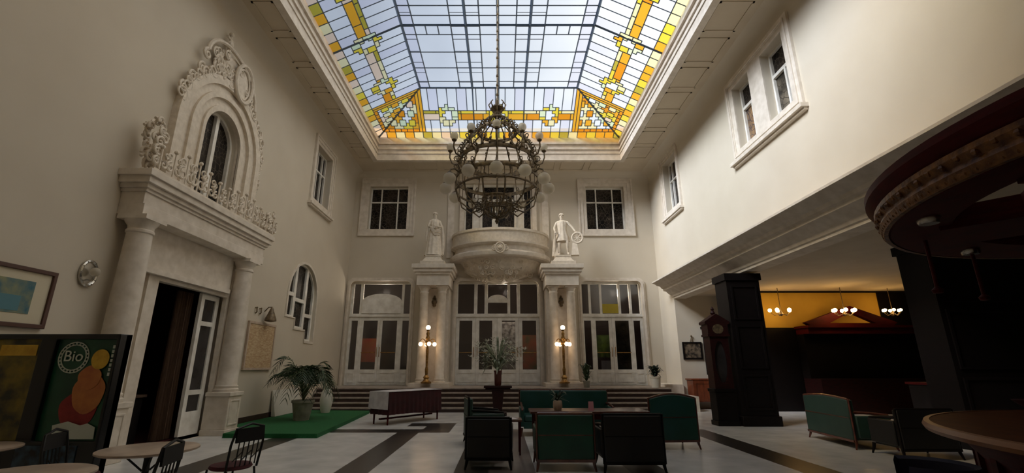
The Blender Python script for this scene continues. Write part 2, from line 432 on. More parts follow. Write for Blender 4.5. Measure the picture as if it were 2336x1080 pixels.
o = mb.build('wall_outer', 'blackwood'); struct(o, 'black panelled outer wall of the side aisle', 'wall')
mb = MB(); mb.box(10.6, 15.2, 9.5, 9.8, 0, 4.2)  # added black sheet, stands in for the unlit depth of the aisle
o = mb.build('wall_dark_backing', 'blackwood'); struct(o, 'added black sheet that darkens the aisle beyond the round bar', 'wall')

# baseboards
mb = MB(); mb.box(11.75, 16.6, -0.03, 0.02, 0, 0.22); mb.box(4.0, 7.4, -0.03, 0.02, 0, 0.2)
o = mb.build('baseboard_left', 'riser', **LW); struct(o, 'dark stone baseboard along the left wall', 'baseboard')

# ------------------------------------------------------------------ skylight
skym = {}
def sg(name, col, g=0.03): skym[name] = clearglass(name, col, g)
sg('clear_glass', (0.93, 0.95, 0.98, 1)); sg('lavender_glass', (0.84, 0.84, 0.93, 1)); sg('amber_glass', (0.95, 0.46, 0.035, 1))
sg('orange_glass', (0.88, 0.33, 0.02, 1)); sg('yellow_glass', (0.93, 0.72, 0.07, 1)); sg('pale_yellow_glass', (0.98, 0.88, 0.50, 1))
sg('olive_glass', (0.56, 0.46, 0.06, 1)); sg('peach_glass', (0.97, 0.74, 0.55, 1)); sg('green_tint_glass', (0.80, 0.9, 0.6, 1))
SK = list(skym.values())
CL, LV, AM, OR, YE, PY, OL, PE, GT = range(9)
ZI, D = 12.3, 2.12
rnd = random.Random(3)
glass = MB(); bars = MB(); ribs = MB()
def hip(origin, along, inward, L, seed, med):
    """one sloping side: t runs along the outer edge, s runs inward; piece ids decide where lead lines go"""
    g = 0.1325; ns = 16; nt_ = int(round(L / g)); g = L/nt_
    org, al, iw = Vector(origin), Vector(along), Vector(inward)
    def P(t, s):
        t = min(max(t, s), L - s)
        p = org + al*t + iw*s; p.z += (ZI-11.2)*s/D
        return p
    ds = D/ns
    rs = random.Random(seed)
    cols = {}
    def piece(i, j):
        t, s = (i+0.5)*g, (j+0.5)*ds
        e = min(t, L-t)
        if j < 2: return ('o', i//3), rs_col(('o', i//3), [AM, YE, PY, PE, YE, OL, PY, AM])
        if e < D + 0.05:                       # corner field
            if e > D - 0.22: return ('cb', 0, e > D-0.11), AM
            if j >= 14 or (j < 3): return ('ci', j//2, i//2), OR if j < 3 else AM
            k = ((i+j)//3, (i-j)//3)
            return ('c', k), rs_col(('c', k), [PY, CL, YE, PE, AM, CL, OR, GT, PY])
        for mt in med:
            dt, dsn = t-mt, s-0.98
            rad = math.hypot(dt, dsn)
            if rad < 0.2: return ('m', mt), CL
            if rad < 0.42:
                q = int((math.atan2(dsn, dt)+PI)/(PI/4))
                return ('mr', mt, q), rs_col(('mr', mt, q), [YE, AM, PY, YE, GT])
        if 6 <= j < 8: return ('a1', i//7), rs_col(('a1', i//7), [AM, AM, OR, AM, PE])
        if j == 8: return ('a2', i//4), rs_col(('a2', i//4), [PY, PY, YE, PE, OL])
        if j < 6: return ('w1', i//3), CL if (i//3) % 4 else LV
        return ('w2', i//3), LV if (i//3) % 3 == 0 else CL
    def rs_col(key, lst):
        if key not in cols: cols[key] = lst[rs.randrange(len(lst))]
        return cols[key]
    grid = [[piece(i, j) for j in range(ns)] for i in range(nt_)]
    for i in range(nt_):
        for j in range(ns):
            t0, t1, s0, s1 = i*g, (i+1)*g, j*ds, (j+1)*ds
            if t1 <= s0 or t0 >= L - s0: continue
            q = [P(t0,s0), P(t1,s0), P(t1,s1), P(t0,s1)]
            if (q[0]-q[1]).length < 1e-4 and (q[2]-q[3]).length < 1e-4: continue
            u = []
            for a in q:
                if not u or (a-u[-1]).length > 1e-5: u.append(a)
            if (u[0]-u[-1]).length < 1e-5: u.pop()
            if len(u) >= 3: glass.add(u, [tuple(range(len(u)))], grid[i][j][1])
    w = 0.019
    def bar(a, b):
        d = (b-a)
        if d.length < 1e-3: return
        bars.tube([a, b], w, 4)
    for i in range(1, nt_):                    # bars running inward
        j = 0
        while j < ns:
            if grid[i][j][0] != grid[i-1][j][0] and i*g > j*ds and i*g < L - j*ds:
                k = j
                while k < ns and grid[i][k][0] != grid[i-1][k][0] and i*g > k*ds and i*g < L-k*ds: k += 1
                bar(P(i*g, j*ds), P(i*g, k*ds)); j = k
            else: j += 1
    for j in range(1, ns):
        i = 0
        while i < nt_:
            ok = lambda q: grid[q][j][0] != grid[q][j-1][0] and (q+1)*g > j*ds and q*g < L - j*ds
            if ok(i):
                k = i
                while k < nt_ and ok(k): k += 1
                bar(P(i*g, j*ds), P(k*g, j*ds)); i = k
            else: i += 1
W_, H_ = SX1-SX0, SY1-SY0
cx_ = (SX0+SX1)/2
hip((SX0, SY0, 11.2), (0,1,0), (1,0,0), H_, 1, [H_/2 + k*2.35 for k in (-2, -1, 0, 1, 2)])
hip((SX1, SY0, 11.2), (0,1,0), (-1,0,0), H_, 2, [H_/2 + k*2.35 for k in (-2, -1, 0, 1, 2)])
hip((SX0, SY1, 11.2), (1,0,0), (0,-1,0), W_, 3, [W_/2 + k*2.15 for k in (-1, 0, 1)])
hip((SX0, SY0, 11.2), (1,0,0), (0,1,0), W_, 4, [W_/2 + k*2.15 for k in (-1, 0, 1)])
# the flat middle field
IX0, IX1, IY0, IY1 = SX0+D, SX1-D, SY0+D, SY1-D
fx = [0, 0.063, 0.255, 0.333, 0.405, 0.5, 0.595, 0.667, 0.745, 0.937, 1]
xs = [IX0 + (IX1-IX0)*f for f in fx]
half = [0.0, 0.42, 0.84, 1.30, 1.72, 2.15, 2.60, 3.5, 4.4, 5.25, (IY1-IY0)/2]
cy_ = (IY0+IY1)/2
ys = sorted(set([round(cy_-h, 4) for h in half] + [round(cy_+h, 4) for h in half]))
for i in range(len(xs)-1):
    for j in range(len(ys)-1):
        mt = 0
        if i in (2, 7, 3, 6) and abs((ys[j]+ys[j+1])/2 - cy_) < 1.0 and i in (3, 6): mt = GT
        elif i in (0, 9): mt = LV
        glass.add([(xs[i],ys[j],ZI),(xs[i+1],ys[j],ZI),(xs[i+1],ys[j+1],ZI),(xs[i],ys[j+1],ZI)], [(0,1,2,3)], mt)
for k, x in enumerate(xs):
    big = k in (0, 3, 5, 7, 10)
    (ribs if big else bars).tube([(x, IY0, ZI), (x, IY1, ZI)], 0.048 if big else 0.023, 4)
for y in ys:
    big = abs(abs(y-cy_) - 2.15) < 0.02 or y in (ys[0], ys[-1])
    (ribs if big else bars).tube([(IX0, y, ZI), (IX1, y, ZI)], 0.046 if big else 0.022, 4)
for i in (0, 2, 7, 9):                       # cross ties in the narrow strips
    a, b = {0: (0, 1), 2: (2, 3), 7: (7, 8), 9: (9, 10)}[i]
    y = IY0 + 0.45
    while y < IY1:
        bars.tube([(xs[a], y, ZI), (xs[b], y, ZI)], 0.013, 4)
        if a == 2: bars.tube([(xs[3], y, ZI), (xs[4], y, ZI)], 0.013, 4)
        if a == 7: bars.tube([(xs[6], y, ZI), (xs[7], y, ZI)], 0.013, 4)
        y += 0.62
for (a, b) in (((SX0,SY0),(IX0,IY0)), ((SX1,SY0),(IX1,IY0)), ((SX0,SY1),(IX0,IY1)), ((SX1,SY1),(IX1,IY1))):
    ribs.tube([(a[0],a[1],11.2), (b[0],b[1],ZI)], 0.04, 4)
for sg_ in (-1, 1):
    for xx in (xs[1]+0.37, xs[1]+0.78, xs[8]+0.42, xs[8]+0.83):
        bars.tube([(xx, cy_+sg_*2.15, ZI), (xx, cy_+sg_*2.6, ZI)], 0.022, 4)
for yy in (cy_-2.15, cy_+2.15):
    ribs.tube([(SX0, yy, 11.2), (IX0, yy, ZI)], 0.035, 4); ribs.tube([(SX1, yy, 11.2), (IX1, yy, ZI)], 0.035, 4)
for k in (3, 5, 7):
    ribs.tube([(xs[k], SY1, 11.2), (xs[k], IY1, ZI)], 0.03, 4); ribs.tube([(xs[k], SY0, 11.2), (xs[k], IY0, ZI)], 0.03, 4)
sky = thing('window_1', 'stained glass skylight of amber, white and blue panes over the hall', 'skylight', kind='structure')
glass.build('stained_glass', SK, sky)
bars.build('lead_lines', 'lead', sky)
ribs.build('steel_ribs', 'rib', sky)

# ------------------------------------------------------------------ windows
wn = [1]
def window(x0, x1, z0, z1, cols, rows, label, wall, glassmat='leaded', border=0.34, sill=0.08, outer=None, rev=0.22):
    """cols / rows: list of relative widths of panes; frame sits inside the reveal"""
    wn[0] += 1
    w = thing('window_%d' % wn[0], label, 'window', kind='structure', **wall)
    fr = MB(); gap = 0.055
    tw = sum(cols); th = sum(rows)
    bx = (x1-x0) - gap*(len(cols)+1); bz = (z1-z0) - gap*(len(rows)+1)
    fr.box(x0, x0+gap, rev, rev+0.07, z0, z1); fr.box(x1-gap, x1, rev, rev+0.07, z0, z1)
    holes = []; x = x0+gap
    for c in cols:
        wd = bx*c/tw; z = z0+gap
        for r in rows:
            ht = bz*r/th; holes.append(rect(x, x+wd, z, z+ht)); z += ht+gap
        x += wd+gap
    fr = MB(); fr.plate(rect(x0, x1, z0, z1), holes, rev, rev+0.07)
    fr.build('window_frame', 'white', w)
    pn = MB(); pn.box(x0, x1, rev+0.075, rev+0.1, z0, z1); pn.build('pane', glassmat, w)
    # moulded architrave on the wall face
    ar = MB(); b = border
    ar.plate(rect(x0-b, x1+b, z0-b*0.85, z1+b), [rect(x0-b*0.45, x1+b*0.45, z0-b*0.4, z1+b*0.45)], -0.05, 0.0)
    ar.plate(rect(x0-b*0.45, x1+b*0.45, z0-b*0.4, z1+b*0.45), [rect(x0, x1, z0, z1)], -0.025, 0.0)
    ar.plate(rect(x0-b-0.04, x1+b+0.04, z0-b*0.85-0.04, z1+b+0.04), [rect(x0-b+0.03, x1+b-0.03, z0-b*0.85+0.03, z1+b-0.03)], -0.08, 0.0)
    ar.build('architrave', 'stone', w)
    if sill:
        s_ = MB(); s_.box(x0-b-0.1, x1+b+0.1, -0.16, 0.0, z0-b*0.85-0.1, z0-b*0.85-0.02); s_.box(x0-b-0.05, x1+b+0.05, -0.11, 0.0, z0-b*0.85-0.16, z0-b*0.85-0.1)
        s_.build('window_sill', 'stone', w)
    return w
window(*winL, [1, 1.7, 1], [2, 1], 'six-light dark window on the back wall left of the balcony', BW, sill=0)
window(*winR, [1, 1.7, 1], [2, 1], 'six-light dark window on the back wall right of the balcony', BW, sill=0)
window(*slw, [1.2, 0.8, 0.6], [1.8, 1], 'small upper window at the far end of the left wall', LW, border=0.26)
window(*srw, [0.6, 0.9, 1.1], [1.8, 1], 'small upper window at the far end of the right wall', RW, border=0.26)
# the paired window on the right wall: one surround, two sashes
wn[0] += 1
w = thing('window_%d' % wn[0], 'large paired window high on the bright right wall', 'window', kind='structure', **RW)
for (a, b, c, d), gm in ((bw1, 'leadedamber'), (bw2, 'leadedgrey')):
    zt_ = d - 0.68
    fr = MB(); fr.plate(rect(a, b, c, d), [rect(a+0.06, a+0.06+(b-a-0.18)*0.58, c+0.06, zt_-0.05), rect(a+0.12+(b-a-0.18)*0.58, b-0.06, c+0.06, zt_-0.05), rect(a+0.06, b-0.06, zt_+0.04, d-0.06)], 0.2, 0.27)
    sash = fr.build('sash', 'white', w)
    pn = MB(); pn.box(a, b, 0.275, 0.3, c, d-0.7); pn.build('pane', gm, sash)
    pn = MB(); pn.box(a, b, 0.275, 0.3, d-0.7, d); pn.build('upper_pane', 'leaded', sash)
a, b, c, d = bw1[0], bw2[1], bw1[2], bw1[3]
ar = MB()
ar.plate(rect(a-0.34, b+0.34, c-0.3, d+0.3), [rect(a-0.18, b+0.18, c-0.14, d+0.14)], -0.07, 0.0)
ar.plate(rect(a-0.18, b+0.18, c-0.14, d+0.14), [rect(*bw1), rect(*bw2)], -0.035, 0.0)
ar.plate(rect(a-0.24, b+0.24, c-0.2, d+0.2), [rect(a-0.2, b+0.2, c-0.16, d+0.16)], -0.1, 0.0)
ar.build('architrave', 'stone', w)
s_ = MB(); s_.box(a-0.42, b+0.42, -0.18, 0, c-0.4, c-0.3); s_.box(a-0.38, b+0.38, -0.1, 0, c-0.46, c-0.4); s_.build('window_sill', 'stone', w)

# arch window over the portal
wn[0] += 1
w = thing('window_%d' % wn[0], 'arched two-light window over the left portal', 'window', kind='structure', **LW)
fr = MB(); cxm, mm = aw_c, 0.055
def half_light(sgn):
    r_ = aw_r - 0.07; pts = []
    xi = cxm + sgn*mm
    pts = [(xi, 5.1), (cxm + sgn*r_, 5.1)]
    for i in range(9):
        a = R(90*i/8); x = cxm + sgn*r_*math.cos(a)
        if (x - xi)*sgn > 0.0: pts.append((x, aw_s + r_*math.sin(a)))
    pts.append((xi, aw_s + math.sqrt(r_**2-mm**2)))
    return pts if sgn > 0 else pts[::-1]
fr.plate(archwin, [half_light(1), half_light(-1)], 0.1, 0.18)
fr.build('window_frame', 'white', w)
pn = MB(); pn.plate(archwin, (), 0.185, 0.2); pn.build('pane', 'leaded', w)

# stepped arch window
wn[0] += 1
w = thing('window_%d' % wn[0], 'arched window with stepped bottom low on the left wall', 'window', kind='structure', **LW)
def light(x0, x1, z0, z1=None):
    if z1 is not None: return rect(x0, x1, z0, z1)
    top = [(x1 + (x0-x1)*i/6, archtop(x1 + (x0-x1)*i/6) - 0.06) for i in range(7)]
    return [(x0, z0), (x1, z0)] + top
fr = MB()
fr.plate(stepwin, [light(14.72, 15.16, 3.86), light(14.66, 15.16, 3.12, 3.74), light(15.32, 16.02, 3.72), light(15.32, 16.02, 2.8, 3.6),
                   light(16.18, 16.72, 3.28), light(16.18, 16.74, 2.42, 3.16)], 0.08, 0.15)
fr.build('window_frame', 'white', w)
pn = MB(); pn.plate(stepwin, (), 0.155, 0.18); pn.build('pane', 'leaded', w)
ar = MB(); so = [(sc_ + (x-sc_)*1.08, 3.6 + (z-3.6)*1.06) for x, z in stepwin]
ar.plate(so, [stepwin], -0.03, 0.0); ar.build('architrave', 'stone', w)

# centre window-door behind the balcony
wn[0] += 1
w = thing('window_%d' % wn[0], 'tall balcony window behind the chandelier', 'window', kind='structure', **BW)
x0, x1, z0, z1 = cen
fr = MB()
fr.plate(rect(*cen), [rect(-1.66, -1.36, 6.5, z1-0.1), rect(1.02, 1.32, 6.5, z1-0.1), rect(-0.9, -0.46, 6.5, 8.9), rect(-0.18, 0.56, 6.5, 8.9), rect(-0.9, 0.56, 9.0, z1-0.1)], 0.15, 0.25)
for xx in (-1.34, -1.0, 0.6, 0.94): fr.box(xx, xx+0.06, 0.1, 0.2, z0, z1)
fr.build('window_frame', 'white', w)
pn = MB(); pn.box(x0, x1, 0.26, 0.28, z0, z1); pn.build('pane', 'leaded', w)
ar = MB(); ar.plate(rect(x0-0.75, x1+0.75, z0-0.2, z1+0.32), [rect(x0-0.45, x1+0.45, z0-0.21+0.02, z1+0.12)], -0.06, 0)
ar.plate(rect(x0-0.2, x1+0.2, z0-0.1, z1+0.1), [rect(*cen)], -0.1, 0)
ar.build('architrave', 'stone', w)

# ------------------------------------------------------------------ glazed doors of the back wall
TZ0, TZ1 = 3.72, 5.02; PZ0, PZ1 = 1.38, 3.42
def doorset(n, dr, trans, sides, leaves, label):
    """trans: transom panes; sides: sidelights; leaves: (x0,x1) of the glass in each leaf"""
    d_ = thing('door_%d' % n, label, 'door', kind='structure', **BW)
    x0, x1, z0, z1 = dr
    rv = 0.2
    fr = MB()
    lx0, lx1 = leaves[0][0]-0.14, leaves[-1][1]+0.14
    fr.plate(rr(*dr), [rect(a, b, TZ0, TZ1) for a, b in trans] + [rect(a, b, PZ0, PZ1) for a, b in sides] + [rect(lx0, lx1, z0+0.02, PZ1+0.12)], rv, rv+0.1)
    for a, b in sides: fr.plate(rect(a, b, z0+0.1, PZ0-0.12), [rect(a+0.04, b-0.04, z0+0.15, PZ0-0.17)], rv-0.02, rv)
    fr.box(x0, x1, rv-0.05, rv, 3.58, 3.66); fr.box(x0, x1, rv-0.03, rv, 3.66, 3.7)
    fr.build('door_frame', 'white', d_)
    g_ = MB()
    for a, b in trans: g_.box(a-0.02, b+0.02, rv+0.04, rv+0.05, TZ0-0.02, TZ1+0.02)
    for a, b in sides: g_.box(a-0.02, b+0.02, rv+0.04, rv+0.05, PZ0-0.02, PZ1+0.02)
    g_.build('fixed_pane', 'doorglass', d_)
    for k, (a, b) in enumerate(leaves):
        # leaf edges meet halfway between neighbouring panes
        la = lx0 if k == 0 else (leaves[k-1][1]+a)/2 + 0.004
        lb = lx1 if k == len(leaves)-1 else (b+leaves[k+1][0])/2 - 0.004
        lf = MB(); lf.plate(rect(la, lb, z0+0.03, PZ1+0.11), [rect(a, b, PZ0, PZ1)], rv+0.01, rv+0.07)
        lf.plate(rect(a-0.02, b+0.02, z0+0.12, PZ0-0.1), [rect(a+0.03, b-0.03, z0+0.17, PZ0-0.15)], rv-0.01, rv+0.01)
        lo = lf.build('door_leaf', 'white', d_)
        p_ = MB(); p_.box(a-0.02, b+0.02, rv+0.035, rv+0.045, PZ0-0.02, PZ1+0.02); p_.build('pane', 'doorglass', lo)
        h_ = MB(); hx = (b + lb)/2 if k % 2 == 0 else (a+la)/2
        h_.tube([(hx, rv-0.05, 1.9), (hx, rv-0.07, 2.1), (hx, rv-0.05, 2.3)], 0.015, 6); h_.tube([(a, rv-0.05, 2.07), (b, rv-0.05, 2.07)], 0.016, 6)
        h_.build('push_bar', 'gilt', lo)
    ar = MB(); q = 0.14
    ar.plate(rr(x0-q, x1+q, z0, z1+q, 0.3), [rr(x0, x1, z0+0.0, z1, 0.22)], -0.06, 0)
    ar.plate(rr(x0-q*0.5, x1+q*0.5, z0, z1+q*0.5, 0.26), [rr(x0+0.01, x1-0.01, z0, z1-0.01, 0.22)], -0.1, -0.05)
    ar.build('architrave', 'stone', d_)
    return d_
dL = doorset(1, doorL, [(-6.52, -6.22), (-6.10, -4.40), (-4.30, -4.03)], [(-6.52, -6.24), (-4.31, -4.03)], [(-6.0, -5.38), (-5.17, -4.54)],
        'white glazed double door left of the columns with an arched transom panel')
m_ = MB(); pts = [(-6.10, 3.72), (-4.40, 3.72), (-4.40, 4.25)] + [(-5.25 + 0.85*math.cos(R(a)), 4.25 + 0.33*math.sin(R(a))) for a in range(10, 180, 10)] + [(-6.10, 4.25)]
m_.plate(pts, (), 0.14, 0.2); m_.build('arched_panel', 'white', dL)
dC = doorset(2, doorC, [(-1.93, -1.22), (-1.08, -0.76), (-0.62, 0.24), (0.36, 0.66), (0.80, 1.56)], [], [(-1.84, -1.28), (-0.98, -0.42), (0.0, 0.58), (0.88, 1.48)],
        'white four-leaf glazed doors in the middle under the balcony')
m_ = MB(); pts = [(-0.62, 4.2), (0.24, 4.2)] + [(-0.19 + 0.43*math.cos(R(a)), 4.28 + 0.26*math.sin(R(a))) for a in range(0, 181, 12)]
m_.plate(pts, (), 0.14, 0.2); m_.build('arched_panel', 'white', dC)
dR = doorset(3, doorR, [(3.52, 3.80), (3.90, 4.28), (4.38, 5.10), (5.20, 5.58), (5.68, 6.03)], [(3.56, 3.86), (5.70, 6.0)], [(4.06, 4.62), (4.90, 5.50)],
        'white glazed double door right of the columns with five transom lights')

# vestibule behind the glazed doors
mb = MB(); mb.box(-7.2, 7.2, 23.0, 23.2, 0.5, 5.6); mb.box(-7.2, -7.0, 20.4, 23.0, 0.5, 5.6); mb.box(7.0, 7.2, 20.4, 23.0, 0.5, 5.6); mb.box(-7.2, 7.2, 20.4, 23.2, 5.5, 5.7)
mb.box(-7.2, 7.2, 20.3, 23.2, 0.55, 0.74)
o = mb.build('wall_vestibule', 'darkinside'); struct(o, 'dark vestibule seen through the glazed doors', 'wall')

# ------------------------------------------------------------------ steps
st = thing('staircase', 'wide stone steps rising to the glazed doors', 'staircase', (0, 0, 0), kind='structure')
NX0, NX1 = -6.76, 6.2
for k in range(5):
    s_ = MB(); y0 = 16.62 + 0.27*k; z1 = 0.15*(k+1)
    s_.box(NX0, NX1, y0+0.03, y0+0.5 if k < 4 else 20.2, z1-0.15, z1-0.045, 1)
    s_.box(NX0, NX1, y0, y0+0.5 if k < 4 else 20.2, z1-0.045, z1, 0)
    s_.build('step' if k < 4 else 'landing', ['tread', 'riser'], st)
s_ = MB(); s_.box(6.2, 6.84, 16.9, 18.2, 0, 0.5); s_.box(6.2, 6.84, 18.2, 20, 0, 0.85); s_.build('end_kerb', 'stone', st)
s_ = MB(); s_.box(-6.76, -2.2, 16.55, 16.62, 0, 0.02); s_.build('runner_edge', 'redstone', st)
# ------------------------------------------------------------------ portal on the left wall (wall-local: x = world Y, -y = out of the wall)
pt = thing('portal', 'white columned portal with carved arch crest around the dark doorway on the left wall', 'portal', **LW)
PC1, PC2 = 7.95, 11.42
for cxp in (PC1, PC2):
    pd = MB(); pd.box(cxp-0.29, cxp+0.29, -0.58, 0, 0.0, 0.12); pd.box(cxp-0.26, cxp+0.26, -0.55, 0, 0.12, 0.84); pd.box(cxp-0.29, cxp+0.29, -0.58, 0, 0.84, 0.93)
    pd.plate(rect(cxp-0.2, cxp+0.2, 0.2, 0.76), [rect(cxp-0.16, cxp+0.16, 0.24, 0.72)], -0.565, -0.54)
    pd.build('pedestal', 'stone', pt, bevel=0.01)
    sh = MB(); sh.lathe([(0.27, 0.93), (0.27, 0.99), (0.24, 1.01), (0.25, 1.06), (0.225, 1.09), (0.222, 1.4), (0.218, 2.6), (0.195, 3.78), (0.215, 3.80), (0.215, 3.84), (0.195, 3.86), (0.2, 3.92), (0.25, 3.99), (0.26, 4.02)], 32, (cxp, -0.29, 0))
    sh.box(cxp-0.26, cxp+0.26, -0.55, -0.03, 4.02, 4.10)
    sh.build('column', 'stone', pt)
en = MB()
x0, x1 = 7.70, 11.95
en.box(x0, x1, -0.46, 0, 4.10, 4.30); en.box(x0, x1, -0.43, 0, 4.30, 4.52)
for i, (e_, za, zb) in enumerate(((0.46, 4.52, 4.58), (0.50, 4.58, 4.66), (0.56, 4.66, 4.78), (0.60, 4.78, 4.90))):
    en.box(x0-(e_-0.43), x1+(e_-0.43), -e_, 0, za, zb)
en.build('entablature', 'stone', pt, bevel=0.006)
ap = MB(); ap.box(PC1+0.2, PC2-0.2, -0.12, -0.0, 3.22, 4.10); ap.box(PC1+0.35, PC2-0.3, -0.2, -0.12, 3.2, 3.3)
ap.build('overdoor_panel', 'stone', pt)
jb = MB(); jb.plate(rect(8.62, 11.4, 0.0, 3.3), [rect(8.9, 11.2, 0.001, 3.12)], -0.1, 0.0); jb.build('door_surround', 'stone', pt)
def aout(r, sp, z0): return [(aw_c-r, z0), (aw_c+r, z0)] + arc(aw_c, sp, r, 0, 180, 28, 1.05)
ah = MB()
ah.plate(aout(1.62, 6.55, 4.8), [aout(1.42, 6.55, 4.801+0.001)], -0.16, 0)
ah.plate(aout(1.45, 6.57, 4.8), [aout(1.18, 6.6, 4.802)], -0.09, 0)
ah.plate(aout(1.20, 6.6, 4.8), [aout(1.06, 6.62, 4.802)], -0.15, 0)
ah.plate(aout(1.08, 6.62, 4.8), [archwin], -0.07, 0)
ah.plate(aout(0.80, 6.72, 4.8), [[(x, max(z, 4.802)) for x, z in archwin]], -0.12, -0.06)
ah.build('arch_surround', 'stucco', pt, angle=35)
# scrollwork
def scroll(mb, x, z, r, a0, turns, y=-0.12, th=0.028, seg=6, n=16):
    p = spiral(x, z, r, a0, turns, n, y); mb.tube(p, [th*(1.15-0.5*i/n) for i in range(n+1)], seg)
rs = random.Random(11)
cr_ = MB()
x = 7.66
while x < 12.0:
    h = 0.24 + 0.08*math.sin(x*3.1)
    for sg_ in (1, -1):
        scroll(cr_, x + 0.1*sg_ + 0.1, 5.05 + h*0.35, h*0.5, 90 if sg_ > 0 else 90, -sg_*1.2, -0.52, 0.024)
        scroll(cr_, x + 0.13*sg_ + 0.1, 5.20 + h*0.6, h*0.34, -90, sg_*1.3, -0.52, 0.02)
    cr_.ball((x+0.1, -0.52, 5.26+h), 0.045, 6, 5)
    cr_.tube([(x+0.1, -0.52, 4.9), (x+0.1, -0.52, 5.24+h)], 0.018, 5)
    x += 0.36
cr_.box(7.62, 12.1, -0.55, -0.49, 4.90, 4.96)
for xx, hh in ((7.74, 0.95), (11.98, 0.55)):   # taller corner tufts
    for k in range(30):
        q = k/29
        scroll(cr_, xx + rs.uniform(-0.12, 0.16), 5.0 + hh*q, 0.13*(1.15-0.6*q), rs.uniform(0, 360), rs.choice((-1.3, 1.3)), -0.5 + rs.uniform(0, 0.35), 0.026)
cr_.build('scroll_cresting', 'stucco', pt)
ct = MB()
# cartouche with oval ring, crown and finial
cxo, czo = aw_c+0.28, 8.46
n = 28
ct.tube([(cxo + 0.36*math.cos(2*PI*i/n), -0.2, czo + 0.5*math.sin(2*PI*i/n)) for i in range(n)], 0.05, 7, closed=True)
ct.tube([(cxo + 0.27*math.cos(2*PI*i/n), -0.17, czo + 0.40*math.sin(2*PI*i/n)) for i in range(n)], 0.025, 6, closed=True)
ct.add([(cxo + 0.33*math.cos(2*PI*i/n), -0.13 - 0.0, czo + 0.47*math.sin(2*PI*i/n)) for i in range(n)] + [(cxo, -0.2, czo)], [(i, (i+1) % n, n) for i in range(n)])
ct.tube([(aw_c-0.42, -0.12, 8.7), (aw_c-0.42, -0.12, 9.18), (aw_c-0.42, -0.12, 9.38)], [0.06, 0.035, 0.02], 7)
ct.ball((aw_c-0.42, -0.12, 9.40), 0.06, 8, 6); ct.ball((aw_c-0.42, -0.12, 9.12), 0.09, 8, 6)
ct.tube([(aw_c-0.55, -0.12, 9.26), (aw_c-0.29, -0.12, 9.26)], 0.03, 6)
# sweeping broken pediment bands either side of the finial
for sg_, ln in ((1, 1.25), (-1, 0.75)):
    pts = []
    for i in range(11):
        q = i/10; pts.append((aw_c-0.36 + sg_*ln*math.sin(q*PI*0.5)*1.05, -0.16, 9.02 - (0.95 if sg_ > 0 else 0.6)*(1-math.cos(q*PI*0.5))))
    ct.tube(pts, 0.05, 7); scroll(ct, pts[-1][0], pts[-1][2]-0.12, 0.13, 90, -sg_*1.4, -0.16, 0.035)
for k in range(34):                          # foliage scrolls running down both flanks of the arch
    q = k/33; a = 165 - 150*q
    r_ = 1.66 + rs.uniform(-0.04, 0.10)
    x_, z_ = aw_c + r_*math.cos(R(a)), 6.55 + r_*1.05*math.sin(R(a))
    if 62 < a < 118: z_ += 0.10
    scroll(ct, x_, z_, rs.uniform(0.09, 0.17), rs.uniform(0, 360), rs.choice((-1.4, 1.4)), -0.14, 0.028)
for k in range(14):
    scroll(ct, aw_c + 1.62 + rs.uniform(-0.1, 0.12), 6.55 - 0.95*k/13 + 0.5, rs.uniform(0.07, 0.12), rs.uniform(0, 360), rs.choice((-1.4, 1.4)), -0.12, 0.024)
for k in range(30):
    scroll(ct, aw_c + rs.uniform(-0.85, 0.62), 8.22 + rs.uniform(-0.05, 0.62)*(1 if k % 2 else 0.6), rs.uniform(0.07, 0.15), rs.uniform(0, 360), rs.choice((-1.4, 1.4)), -0.12 + rs.uniform(-0.04, 0.04), 0.026)
ct.plate([(aw_c-0.8, 8.05), (aw_c+0.95, 8.0), (aw_c+0.7, 8.9), (aw_c-0.1, 8.95), (aw_c-0.5, 8.75)], (), -0.08, 0.0)
ct.build('carved_crest', 'stucco', pt)

# door leaf, curtain and room behind the portal
mb = MB()
mb.box(-10.6, -7.25, 12.9, 13.1, 0, 3.8); mb.box(-10.6, -10.4, 7.2, 13.1, 0, 3.8); mb.box(-10.6, -7.2, 7.0, 7.2, 0, 3.8); mb.box(-10.6, -7.2, 7.0, 13.1, 3.7, 3.9); mb.box(-10.6, -7.0, 7.0, 13.1, -0.1, 0.02)
o = mb.build('wall_side_room', 'redinside'); struct(o, 'dark red room beyond the left doorway', 'wall')
dl = thing('door_4', 'white glazed side light and leaf standing in the left doorway', 'door', (XL, 0, 0), PI/2, kind='structure')
mb = MB(); mb.plate(rect(10.50, 11.16, 0.06, 3.12), [rect(10.62, 11.04, 2.5, 3.0), rect(10.62, 11.04, 1.0, 2.4), rect(10.62, 11.04, 0.55, 0.9)], 0.05, 0.12); mb.build('door_leaf', 'white', dl)
mb = MB(); mb.box(10.6, 11.06, 0.08, 0.09, 0.5, 3.02); mb.build('pane', 'greyglass', dl)
cu = MB(); n = 40
vs = []
for i in range(n+1):
    t_ = i/n; yy = 9.98 + 0.5*t_; w_ = 0.06*math.sin(t_*40)
    for z in (0.05, 1.4, 3.1): vs.append((yy, 0.25 + w_*(1.2 if z < 1 else 0.8) , z))
cu.add(vs, [(i*3+j, (i+1)*3+j, (i+1)*3+j+1, i*3+j+1) for i in range(n) for j in (0, 1)])
o = cu.build('curtain', 'curtain', **LW); tag(o, 'brown curtain hanging in the left doorway beside the white door leaf', 'curtain')
mb = MB(); mb.box(-7.95, -7.3, 8.7, 9.9, 0.02, 0.9, 0); mb.box(-8.0, -7.26, 8.65, 9.95, 0.9, 0.95, 1)
o = mb.build('reception_chest', ['blackwood', 'curtain']); tag(o, 'low dark chest just inside the left doorway', 'chest')

